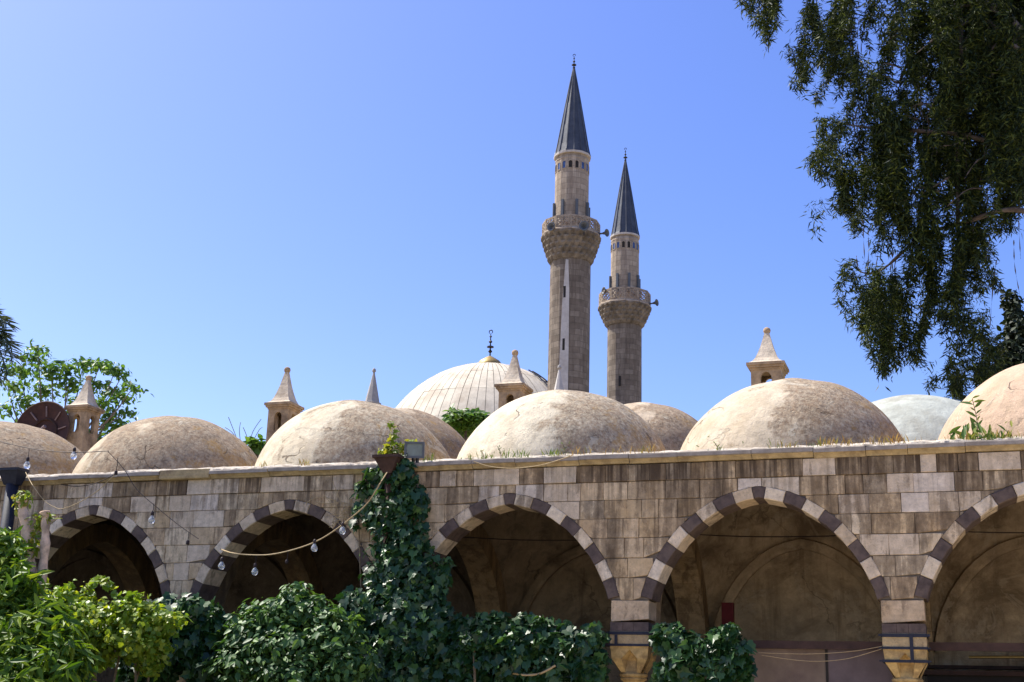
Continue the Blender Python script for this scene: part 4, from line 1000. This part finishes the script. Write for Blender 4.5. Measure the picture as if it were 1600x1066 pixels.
limb(b, [(1668, 200), (1600, 60), (1558, 15), (1520, 5), (1470, 18), (1425, 45), (1390, 60)], .16, .035)
limb(b, [(1640, 100), (1580, 70), (1546, 36), (1515, 55), (1488, 90)], .10, .025)
limb(b, [(1548, 38), (1530, 30), (1495, 42), (1468, 60)], .06, .02)
limb(b, [(1546, -40), (1542, 10), (1545, 60), (1541, 130), (1545, 210), (1548, 290)], .05, .02)
limb(b, [(1610, -150), (1500, -120), (1400, -90), (1300, -70), (1190, -50)], .16, .03)
limb(b, [(1640, 30), (1560, -40), (1480, -30), (1400, -20), (1340, -10)], .13, .03)
limb(b, [(1688, 400), (1600, 250), (1520, 215), (1440, 205), (1360, 200), (1300, 190)], .12, .02)
limb(b, [(1680, 420), (1600, 330), (1500, 350), (1440, 370), (1380, 420), (1345, 425), (1338, 400)], .09, .012)
limb(b, [(1405, 130), (1412, 112), (1420, 100)], .045, .03); limb(b, [(1404, 130), (1380, 118)], .03, .015); limb(b, [(1404, 130), (1430, 125), (1450, 118)], .035, .015)
limb(b, [(1498, -40), (1500, 100), (1496, 250), (1497, 400), (1495, 520)], .11, .03)
for _ in range(16):
    x = random.uniform(1400, 1590); y = random.uniform(20, 300); limb(b, [(x, y, -.5), (x-random.uniform(10, 40), y+random.uniform(-5, 25), -.8), (x-random.uniform(30, 60), y+random.uniform(20, 60), -1)], .03, .008)
for _ in range(60):     # bare hanging twigs
    x = random.uniform(1330, 1600); y = random.uniform(0, 420); limb(b, [(x, y), (x+random.uniform(-6, 6), y+40), (x+random.uniform(-12, 12), y+random.uniform(70, 130))], .012, .005)
under(b.build('trunk', BARKD, smooth=True), EU)
D = [(1345, 190, 330, 60, 46, 2.2), (1400, 190, 360, 50, 40, 2.2), (1350, 425, 525, 30, 24, 2.2), (1385, 430, 570, 34, 20, 2.4), (1215, -40, 70, 24, 14, 2), (1190, -40, 45, 36, 22, 2.6), (1208, -10, 60, 18, 8, 2.4), (1170, -40, 20, 20, 12, 2), (1262, -40, 80, 26, 30, 2.6), (1262, 60, 152, 28, 14, 2.6), (1250, 60, 120, 16, 10, 1.6), (1330, -40, 130, 48, 36, 2.4), (1340, 90, 180, 30, 14, 2.4), (1318, 30, 128, 30, 16, 1.8), (1376, -40, 110, 28, 26, 2.4), (1425, -40, 110, 40, 40, 2.2), (1390, 60, 105, 20, 10, 1.5),
     (1292, 175, 205, 10, 6, 1.4), (1302, 190, 236, 16, 8, 1.9), (1330, 205, 240, 30, 16, 1.6), (1355, 110, 240, 26, 34, 2.2), (1400, 110, 260, 40, 50, 2.4), (1360, 215, 350, 44, 30, 2.8), (1300, 240, 300, 18, 22, 1.9), (1282, 250, 290, 14, 14, 1.4), (1320, 270, 362, 30, 16, 2.6), (1292, 325, 345, 20, 10, 1.5), (1386, 320, 396, 22, 10, 2.6), (1420, 240, 380, 36, 26, 2.6),
     (1460, -40, 260, 44, 50, 2.6), (1510, -40, 300, 44, 46, 3.0), (1560, -40, 330, 44, 36, 3.4), (1600, -40, 340, 40, 30, 3.4), (1450, 220, 420, 40, 26, 2.4), (1585, 220, 335, 24, 14, 2.4), (1620, 300, 370, 20, 14, 2.2),
     (1343, 392, 432, 9, 6, 1.6), (1332, 450, 490, 16, 10, 1.8), (1350, 440, 535, 22, 16, 2.4), (1376, 420, 560, 28, 18, 3.2), (1402, 425, 592, 26, 12, 3.2), (1432, 400, 560, 24, 12, 2.8), (1425, 340, 470, 30, 34, 2.6), (1452, 380, 545, 14, 10, 2.2), (1461, 550, 598, 6, 5, 2),
     (1497, 240, 480, 36, 28, 3.0), (1496, 440, 610, 28, 16, 3.0), (1490, 560, 622, 18, 10, 2.6), (1480, 360, 520, 22, 16, 2.2), (1542, 280, 430, 28, 16, 2.8), (1535, 410, 460, 12, 6, 1.6), (1548, 500, 590, 30, 34, 2.2), (1535, 560, 622, 34, 30, 2.6), (1470, 300, 440, 24, 20, 2.0)]
drapes(EU, D, .19, EUC, 'foliage')
drapes(EU, [(1460, -60, 130, 60, 50, 1.4), (1545, -60, 250, 70, 56, 2.4), (1610, -60, 320, 50, 40, 2.8), (1495, 100, 300, 34, 24, 1.6)], .30, EUC, 'inner_foliage', Y=EY+1.8)
# dark conifer behind it
def crown(root, cl, kind, size, m, up=.5, out=.7, jit=.7, hero=0, droop=(0, 0, -.4)):
    P, N = clusters(cl, up, out, jit, 0); leaves(root, kind, P, N, downs(len(P), droop, .8), size, m, 1.2, hero)
c = at(1590, 640, 24); root = empty('conifer', (c[0], 24, 0), 'dark conifer crown rising beside the pinkish dome at the right edge', 'tree')
crown(root, [(1582, 480, 24, 14, 24, .7, 500), (1590, 520, 24, 22, 34, .9, 1000), (1580, 560, 24, 22, 34, .9, 1000), (1600, 575, 24, 34, 40, 1.2, 1400), (1560, 600, 24, 36, 34, 1.2, 1200), (1580, 640, 24, 60, 40, 1.4, 1600)], 'oval', .2, CONIF)
under(MB().tube([(c[0]+.3, 24.1, 0), (c[0], 24, 6), tuple(at(1590, 560, 24)), tuple(at(1583, 480, 24))], [.3, .25, .12, .03], 8).build('trunk', BARKD), root)
# round tree at the left
TY = 24.
c = at(90, 760, TY); root = empty('broadleaf_tree', (c[0], TY, 0), 'light green broadleaf tree with airy crown behind the satellite dish at the left', 'tree')
T = []
for px, py, rx, rz, n in ((55, 560, 22, 16, 190), (60, 545, 10, 9, 60), (30, 580, 26, 14, 190), (80, 580, 24, 18, 210), (20, 605, 24, 14, 160), (105, 575, 18, 14, 140), (130, 570, 20, 12, 150), (155, 572, 22, 12, 170), (180, 578, 18, 11, 130), (190, 588, 10, 6, 50), (110, 600, 24, 16, 190), (70, 610, 26, 16, 190), (150, 600, 20, 12, 110), (175, 612, 20, 9, 100), (207, 607, 13, 10, 100), (190, 622, 18, 9, 90), (160, 630, 22, 11, 130), (120, 630, 24, 14, 150), (40, 630, 26, 14, 140), (10, 640, 18, 12, 90), (195, 645, 16, 6, 70), (170, 655, 22, 14, 180), (185, 668, 22, 10, 150), (90, 645, 30, 14, 140), (150, 680, 24, 12, 120), (5, 570, 10, 16, 70)):
    T.append((px, py, TY+random.uniform(-1.2, 1.2), rx, rz, .9, int(n*1.0), .6))
crown(root, T, 'oval', .21, TREEL, .7, .6, .6)
b = MB(); base = at(95, 700, TY); b.tube(smooth_path([(c[0], TY, 0), (c[0]+.1, TY, base[2]*.6), tuple(base)], 4), [.34-.012*i for i in range(9)], 8)
for t_ in T:
    e = at(t_[0], t_[1]+t_[3]*0, t_[2]); s = base+np.array([random.uniform(-.3, .3), 0, random.uniform(-1.2, .3)]); m_ = (s*.55+e*.45)+np.array([(e-s)[0]*.12, random.uniform(-.3, .3), -.25])
    b.tube(smooth_path([s, m_, e], 4), [.07-.007*i for i in range(9)], 5)
under(b.build('trunk', BARKD), root)
# palm at the left edge
c = at(-26, 640, 12); root = empty('palm_tree', (c[0], 12, 0), 'palm fronds drooping in from the left edge', 'palm')
hd = at(-30, 525, 12); under(MB().tube(smooth_path([(hd[0]-.3, 12, 0), (hd[0]-.1, 12, 4), tuple(hd)], 4), [.22]*8+[.16], 10).build('trunk', BARK), root)
for k, (tx, ty) in enumerate(((10, 505), (18, 545), (19, 560), (12, 585), (2, 600), (-20, 470), (-70, 500), (-60, 580), (-10, 490))):
    e = at(tx, ty, 12+random.uniform(-.8, .3)); mid = (hd+e)/2+np.array([0, 0, .45]); W_ = np.array(smooth_path([hd, mid, e], 8)); n = len(W_)
    s = rng.integers(0, n-1, 90); t_ = rng.random(90)[:, None]; P = W_[s]*(1-t_)+W_[s+1]*t_; ax = unit(W_[s+1]-W_[s]); side = np.where(rng.random(90) > .5, 1, -1)[:, None]
    tip = ax*.7+np.cross(ax, [0, 0, 1.])*side*.6+np.array([0, 0, -.55]); X, Y_, Z = frames(90, rng.normal(0, .3, (90, 3))+[0, -.3, 1], tip, .12)
    f = under(npmesh('frond', *(lambda lv, lf: ((P[:, None]+.55*(lv[None, :, 0:1]*X[:, None]*.9+lv[None, :, 1:2]*Y_[:, None]+lv[None, :, 2:3]*Z[:, None])).reshape(-1, 3), (lf[None]+(np.arange(90)*len(lv))[:, None, None]).reshape(-1, 3)))(*LEAF['blade']), PALM), root)
    q = MB().tube([tuple(p) for p in W_], .022, 5).build('rib', PALM); q.parent = f; q.matrix_parent_inverse = Matrix.Identity(4); 
# shrubs seen between the domes
def shrub(cl, lab, Y, name='shrub'):
    c = at(cl[0][0], cl[0][1], Y); root = empty(name, (c[0], Y, 0), lab, 'tree')
    crown(root, cl, 'oval', .22, TREEL, .8, .6, .5)
    under(MB().tube([(c[0], Y, 0), (c[0]+.1, Y, c[2]*.6), tuple(c)], [.16, .12, .05], 7).build('trunk', BARKD), root)
shrub([(728, 660, 22, 32, 14, 1.4, 1300), (715, 665, 22, 22, 14, 1.2, 500), (745, 656, 22, 20, 9, 1, 500)], 'sunny green treetop between the ribbed dome and two front domes', 22, 'treetop')
shrub([(403, 694, 15, 9, 8, .5, 180), (399, 702, 15, 8, 8, .4, 120)], 'small green treetop in the gap left of the floodlight dome', 15, 'treetop')
c = at(370, 690, 15); root = empty('bare_shrub', (c[0], 15, 0), 'thin bare twigs sticking up between the two domes at the left', 'shrub'); b = MB()
for p in ([(385, 720), (372, 690), (357, 652)], [(380, 715), (366, 680), (352, 668)], [(388, 700), (395, 675), (408, 655)], [(378, 705), (374, 675), (376, 660)], [(390, 695), (385, 680), (380, 668)], [(395, 690), (405, 672), (410, 668)], [(383, 720), (386, 760), (386, 800)]):
    b.tube(smooth_path([at(x, y, 15) for x, y in p], 4), .011, 4)
b.tube([tuple(at(386, 800, 15)), (c[0], 15, 0)], .04, 5); under(b.build('twigs', TWIG), root)

# ------------------------------------------------------------------ plants on the cornice
def grass(name, spots, m, h, lab, cat=None, kind=None, Y=.12):
    Ps, Ss = [], []
    for px, n, hw in spots:
        x0 = at(px, 700, Y)[0]; k = mpp(px, 700, Y)
        Ps.append(np.c_[x0+rng.normal(0, hw*k*.5, n), rng.uniform(-.02, .2, n), np.full(n, 6.25)])
    P = np.concatenate(Ps); n = len(P)
    tip = np.c_[rng.normal(0, .35, n), rng.normal(0, .3, n), np.ones(n)]; X, Y_, Z = frames(n, np.c_[rng.normal(0, 1, (n, 2)), np.zeros(n)], tip, .1)
    o = scatter(name, 'blade', P, X, Y_, Z, h*rng.uniform(.4, 1.3, n), m); tag(o, lab, cat, kind=kind or 'stuff'); return o
grass('dry_grass', [(1235, 30, 26), (1290, 22, 20), (1320, 20, 24), (1370, 20, 30), (1395, 20, 18), (1430, 10, 40), (1010, 30, 26), (480, 20, 9), (415, 15, 22), (1500, 15, 20), (1580, 30, 26), (960, 12, 20), (900, 15, 30)], DRYG, .17, 'dry orange grass tufts along the top of the cornice', 'grass')
grass('green_weeds', [(765, 30, 22), (800, 25, 16), (820, 25, 14), (870, 30, 16), (738, 8, 10), (1125, 5, 20), (1230, 10, 30), (1280, 10, 20), (1570, 60, 34), (1550, 40, 22), (1485, 10, 14), (668, 15, 8), (680, 10, 6)], GRASSG, .16, 'green weeds sprouting along the top of the cornice', 'weeds')
# tall sprig and seeding weeds
def sprig(px, Y, h, nl, ls, m, lab, bushy=0):
    X0 = at(px, 690, Y)[0]; root = empty('weed_plant', (X0, Y, 6.22), lab, 'plant')
    W_ = smooth_path([(X0, Y, 6.2), (X0+.02, Y, 6.2+h*.5), (X0-.03, Y, 6.2+h)], 6); under(MB().tube(W_, .008, 4).build('stem', TWIG), root)
    W_ = np.array(W_); t_ = np.linspace(.12, 1, nl); P = np.c_[np.interp(t_, np.linspace(0, 1, len(W_)), W_[:, 0]), np.full(nl, Y), np.interp(t_, np.linspace(0, 1, len(W_)), W_[:, 2])]
    sd_ = np.where(np.arange(nl) % 2, 1, -1)[:, None]; tip = sd_*np.array([.7, 0, 0])+np.array([0, 0, .8])+rng.normal(0, .15, (nl, 3))
    if bushy:
        Q = np.c_[X0+rng.normal(0, .22, bushy), Y+rng.normal(0, .1, bushy), 6.24+np.abs(rng.normal(0, .13, bushy))]; P = np.r_[P, Q]; tip = np.r_[tip, rng.normal(0, .6, (bushy, 3))+[0, 0, .7]]
    leaves(root, 'laurel', P, np.tile([0, -1, .3], (len(P), 1))+rng.normal(0, .3, (len(P), 3)), tip, ls, m, .1, min(60, len(P)))
sprig(1527, .2, .80, 16, .17, GRASSG, 'tall leafy weed standing before the pinkish dome on the right', 55)
for px, h, lab in ((755, .24, 'thin seeding weed at the left foot of the dome below the minarets'), (782, .27, 'thickest seeding weed of the row below the minarets'), (1120, .20, 'small seeding weed at the left foot of the large flaking dome'), (882, .3, 'pale seeding weed right of the row below the minarets')):
    sprig(px, .15, h, 9, .05, GRASSG, lab, 10)
# ------------------------------------------------------------------ pipes, floodlight, dish, lights
def hopper(px, ytop, lab, w, wid):
    c = at(px, ytop, -.30); X = c[0]; root = empty('drainpipe', (X, -.30, 0), lab, 'drainpipe'); zt = c[2]
    h = .30; V = []
    b = MB(); V = [(X-w, -.5, zt), (X+w, -.5, zt), (X+w, -.15, zt), (X-w, -.15, zt), (X-wid, -.38, zt-h), (X+wid, -.38, zt-h), (X+wid, -.2, zt-h), (X-wid, -.2, zt-h)]
    b.add(V, [(0,4,5,1),(1,5,6,2),(2,6,7,3),(3,7,4,0),(4,7,6,5)]); b.box((X-w-.015, -.515, zt-.02), (X+w+.015, -.14, zt+.035))
    under(b.build('hopper_head', RUST if px > 300 else IRON), root)
    under(MB().lathe([(wid*.85, 0), (wid*.85, zt-h+.02)], 12, (X, -.29, 0)).build('pipe', RUST if px > 300 else IRON, smooth=True), root)
    for z in (1.5, 3.2, 4.9):
        under(MB().lathe([(wid*1.05, z), (wid*1.05, z+.06)], 12, (X, -.29, 0)).build('pipe_collar', IRON), root)
hopper(609, 716, 'rusty drainpipe with a funnel head, buried in the ivy', .25, .085)
hopper(22, 736, 'blackened drainpipe with a funnel head at the left edge', .25, .15)
c = at(649, 704, -.1); k = mpp(649, 704, -.1)
FL = empty('floodlight', (c[0], c[1], 6.25), 'square grey floodlight standing on the cornice above the ivy', 'floodlight')
w, h = 15*k, 12*k
b = MB(); V = [(-w, -.09, -h), (w, -.09, -h), (w, -.09, h), (-w, -.09, h), (-w*.6, .12, -h*.6), (w*.6, .12, -h*.6), (w*.6, .12, h*.6), (-w*.6, .12, h*.6)]
RZ = Matrix.Translation(Vector((c[0], c[1], c[2]))) @ Matrix.Rotation(R(14), 4, 'Z') @ Matrix.Rotation(R(6), 4, 'X')
b.add([RZ @ Vector(v) for v in V], [(0,1,5,4),(1,2,6,5),(2,3,7,6),(3,0,4,7),(4,5,6,7)])
under(b.build('housing', GREYPAINT), FL)
b = MB(); t_ = .03
for a, e in (((-w-.01, -.12, -h-.01), (w+.01, -.085, -h+t_)), ((-w-.01, -.12, h-t_), (w+.01, -.085, h+.01)), ((-w-.01, -.12, -h+t_), (-w+t_, -.085, h-t_)), ((w-t_, -.12, -h+t_), (w+.01, -.085, h-t_))): b.box(a, e)
b.V = [tuple(RZ @ Vector(v)) for v in b.V]; under(b.build('bezel', GREYPAINT), FL)
b = MB().box((-w+t_, -.10, -h+t_), (w-t_, -.095, h-t_)); b.V = [tuple(RZ @ Vector(v)) for v in b.V]; under(b.build('glass', LAMPGLASS), FL)
under(MB().box((c[0]-.06, c[1]-.02, 6.2), (c[0]-.02, c[1]+.06, c[2]-h)).box((c[0]+.02, c[1]-.02, 6.2), (c[0]+.06, c[1]+.06, c[2]-h)).build('bracket', IRON), FL)
# satellite dish
c = at(65, 673, 6.6); k = mpp(65, 673, 6.6); r0 = 47*k
SD = empty('satellite_dish', (c[0], c[1], 6.2), 'round rust brown satellite dish seen from behind its ribs, on the roof at the left', 'satellite dish')
q = (Vector((.12, -1, .06))).to_track_quat('Z', 'Y').to_matrix().to_4x4(); MT = Matrix.Translation(Vector(c)) @ q
def loc2(b): b.V = [tuple(MT @ Vector(v)) for v in b.V]; return b
under(loc2(MB().lathe([(r0, .0), (r0*.75, -.10), (r0*.45, -.17), (.02, -.2)], 40, cap=False)).build('dish', DISH, smooth=True), SD)
under(loc2(MB().lathe([(r0*1.0, -.02), (r0*1.03, 0), (r0*1.0, .025), (r0*.97, .0), (r0*1.0, -.02)], 40, cap=False)).build('rim', RUST), SD)
under(loc2(MB().lathe([(r0*.44, -.16), (r0*.46, -.12), (r0*.43, -.10), (r0*.41, -.14), (r0*.44, -.16)], 32, cap=False)).build('hub_ring', RUST), SD)
for a in (10, 50, 90, 130, 170):
    ca, sa = math.cos(R(a)), math.sin(R(a)); mb = MB().tube([(r0*.52*ca, r0*.52*sa, -.12), (r0*.86*ca, r0*.86*sa, -.035)], .022, 4); under(loc2(mb).build('mount_mark', PALEMARK), SD)
under(loc2(MB().tube([(-.1, -.05, .0), (.14, .10, .08)], .05, 8)).build('receiver', PALEMARK), SD)
under(MB().tube([(c[0], c[1]+.3, 6.2), (c[0], c[1]+.25, c[2])], .05, 8).build('post', IRON), SD)
# cables and bulbs strung in front of the facade
BY = -.9
def cable(name, path, m, r, lab, Y=BY):
    W_ = smooth_path([at(p[0], p[1], p[2] if len(p) > 2 else Y) for p in path], 7)
    a = W_[0]; o = MB().tube(W_, r, 6).build(name, m, center=True); tag(o, lab, 'cable'); return o
cable('cable', [(-30, 680), (0, 690), (60, 703), (120, 707), (165, 705), (171, 708), (195, 735), (214, 765), (250, 797), (280, 821), (310, 842)], WIRE, .008, 'dark cable with bulbs running down over the left wall')
cable('cable', [(40, 738, -.5), (52, 760), (70, 783), (86, 793), (98, 795), (120, 787), (150, 769), (172, 749), (181, 741)], ROPE, .008, 'yellow cable sagging in front of the leftmost arch')
cable('cable', [(605, 738, -.5), (596, 752), (575, 785), (550, 808), (520, 831), (490, 848), (455, 860), (420, 867), (385, 867), (362, 864), (344, 858, -.1)], ROPE, .012, 'thick yellow cable sagging from the funnel head to the second arch')
cable('cable', [(477, 788, -.12), (488, 780), (505, 777), (522, 782), (528, 787), (512, 787), (495, 785)], ROPE, .008, 'loose loop of yellow wire on the wall right of the second arch', -.06)
cable('cable', [(180, 741, -.3), (150, 755, -.2), (120, 760, -.1), (95, 757, -.1)], WIRE, .008, 'thin dark wire along the wall above the leftmost arch')
cable('cable', [(740, 721, -.2), (765, 729, -.22), (800, 732, -.22), (840, 728, -.22), (870, 720, -.2), (895, 711, -.16)], ROPE, .009, 'thin yellow cable hanging below the cornice above the third arch')
cable('cable', [(1185, 1020, .2), (1260, 1022, .2), (1330, 1018, .2), (1378, 1010, .1)], ROPE, .005, 'upper pale string across the pink sheets')
cable('cable', [(1190, 1024, .2), (1260, 1033, .2), (1320, 1030, .2), (1378, 1014, .1)], ROPE, .005, 'lower pale string across the pink sheets')
def bulb(px, py, top, lab, glass=True):
    c = at(px, py, BY); k = mpp(px, py, BY); zt = at(px, top, BY)[2]; s = 5.2*k
    root = empty('light_bulb' if glass else 'lamp_socket', tuple(c), lab, 'light bulb' if glass else 'lamp socket', 'bulbs and sockets on the cables')
    z0 = c[2]
    if glass:
        under(MB().lathe([(.05*s, -1.0*s), (.55*s, -.88*s), (.9*s, -.5*s), (1.0*s, 0), (.9*s, .45*s), (.6*s, .95*s), (.4*s, 1.3*s), (.38*s, 1.45*s)], 18, (c[0], c[1], z0)).build('glass', BULB, smooth=True), root); a = 1.4*s
    else: a = -.2*s
    under(MB().lathe([(.42*s, a), (.5*s, a+.1*s), (.5*s, a+1.0*s), (.3*s, a+1.2*s), (.12*s, a+1.4*s)], 12, (c[0], c[1], z0)).build('socket', WIRE, smooth=True), root)
    under(MB().tube([(c[0], c[1], z0+a+1.3*s), (c[0]+.01, c[1], (z0+zt)/2+.05), (c[0], c[1], max(zt, z0+a+1.5*s))], .007, 5).build('flex', WIRE), root)
for px, py, top, lab, gl in ((42, 728, 702, 'clear bulb beside the blackened funnel at the left edge', True), (115, 713, 706, 'clear bulb hanging in front of the gap left of the brown dome', True), (237, 813, 787, 'clear bulb hanging on the wall between the first two arches', True), (346, 885, 862, 'clear bulb hanging at the left end of the thick yellow cable', True), (398, 894, 867, 'lowest clear bulb, hanging in the dark second arch', True), (491, 857, 846, 'small clear bulb near the right side of the second arch', True), (535, 830, 812, 'clear bulb hanging left of the ivy pillar', True), (181, 741, 716, 'empty lamp socket where dark and yellow cables meet over the cornice', False), (293, 850, 832, 'empty lamp socket low on the wall beside the second arch', False), (448, 880, 862, 'empty lamp socket inside the second arch', False)):
    bulb(px, py, top, lab, gl)
# dry broken creeper on the wall right of the second arch
c = at(535, 805, -.08); root = empty('dry_creeper', tuple(c), 'dry straw coloured creeper stems on the wall left of the ivy pillar', 'plant'); b = MB()
for _ in range(22):
    x, y = random.gauss(532, 9), random.gauss(808, 9); b.tube(smooth_path([at(x, y, -.06), at(x+random.gauss(0, 8), y+random.gauss(-6, 10), -.12), at(x+random.gauss(0, 10), y+random.gauss(-10, 12), -.08)], 4), .006, 4)
under(b.build('stems', ROPE), root)
# ------------------------------------------------------------------ things inside the arcade
c = at(1137, 942, 5.0); o = MB().box((c[0]-.12, 4.95, 0), (c[0]+.12, 5.1, c[2])).build('red_post', REDPAINT, center=True); tag(o, 'dark red post standing inside the arch above the small ivy hedge', 'post')
c0, c1, c2 = at(1172, 1012, .75), at(1291, 1012, .75), at(1376, 1012, .75)
root = empty('sheet_partition', (c1[0], .75, 0), 'partition of dusty pink and mauve sheets low in the arch behind the strings', 'partition')
under(MB().box((c0[0]-1.2, .74, 0), (c1[0]-.02, .77, c0[2])).build('pink_sheet', CANVAS), root)
under(MB().box((c1[0]+.02, .74, 0), (c2[0]+.2, .77, c0[2])).build('mauve_sheet', CANVAS2), root)
under(MB().box((c1[0]-.02, .72, 0), (c1[0]+.02, .79, c0[2]+.02)).build('upright', DARK), root)
under(MB().box((c0[0]-1.2, .70, c0[2]), (c2[0]+.2, .80, c0[2]+.10)).build('head_rail', MAROON), root)
c0, c1 = at(1514, 1027, 5.2), at(1640, 1027, 5.2)
o = MB().tube([tuple(c0), tuple(c1)], .03, 8).build('brass_rail', BRASS, center=True); tag(o, 'thin brass coloured rail deep inside the arch at the right edge', 'rail')
c0, c1 = at(1448, 1043, 4.6), at(1700, 1043, 4.6)
root = empty('shop_counter', (c0[0]+1, 4.6, 0), 'dark counter with shelves inside the arch at the right edge', 'counter')
under(MB().box((c0[0], 4.5, 0), (c1[0], 5.2, c0[2]-.14)).build('cabinet', DARK), root)
under(MB().box((c0[0]-.1, 4.4, c0[2]-.14), (c1[0]+.1, 5.25, c0[2]-.06)).build('counter_top', MAROON), root)
under(MB().box((c0[0], 5.3, c0[2]+.02), (c1[0], 5.6, c0[2]+.08)).build('shelf', MAROON), root)
o = MB().tube([tuple(at(828, 990, -.5)), tuple(at(874, 992, -.35))], .022, 6).build('wooden_lath', WOOD, center=True); tag(o, 'short brown lath poking out of the ivy hedge under the third arch', 'lath')
b = MB().tube(smooth_path([at(800, 1052, -.62), at(822, 1055, -.62), at(845, 1052, -.62), at(868, 1040, -.6)], 5), .018, 6)
o = b.build('bent_cane', ROPE, center=True); tag(o, 'bent pale cane caught in the ivy hedge near the bottom', 'cane')

c0, c1 = at(95, 1048, -2.6), at(215, 1048, -2.6); w_ = c1[0]-c0[0]
root = empty('slatted_screen', ((c0[0]+c1[0])/2, -2.6, 0), 'dark navy slatted screen in the shadow under the yellow green vine', 'screen')
for k_ in range(11):
    under(MB().box((c0[0], -2.62, .12+k_*.17), (c1[0], -2.58, .12+k_*.17+.14)).build('slat', NAVY), root)
for x_ in (c0[0]+.15, (c0[0]+c1[0])/2, c1[0]-.15): under(MB().box((x_-.03, -2.57, 0), (x_+.03, -2.53, 2.0)).build('post', NAVY), root)
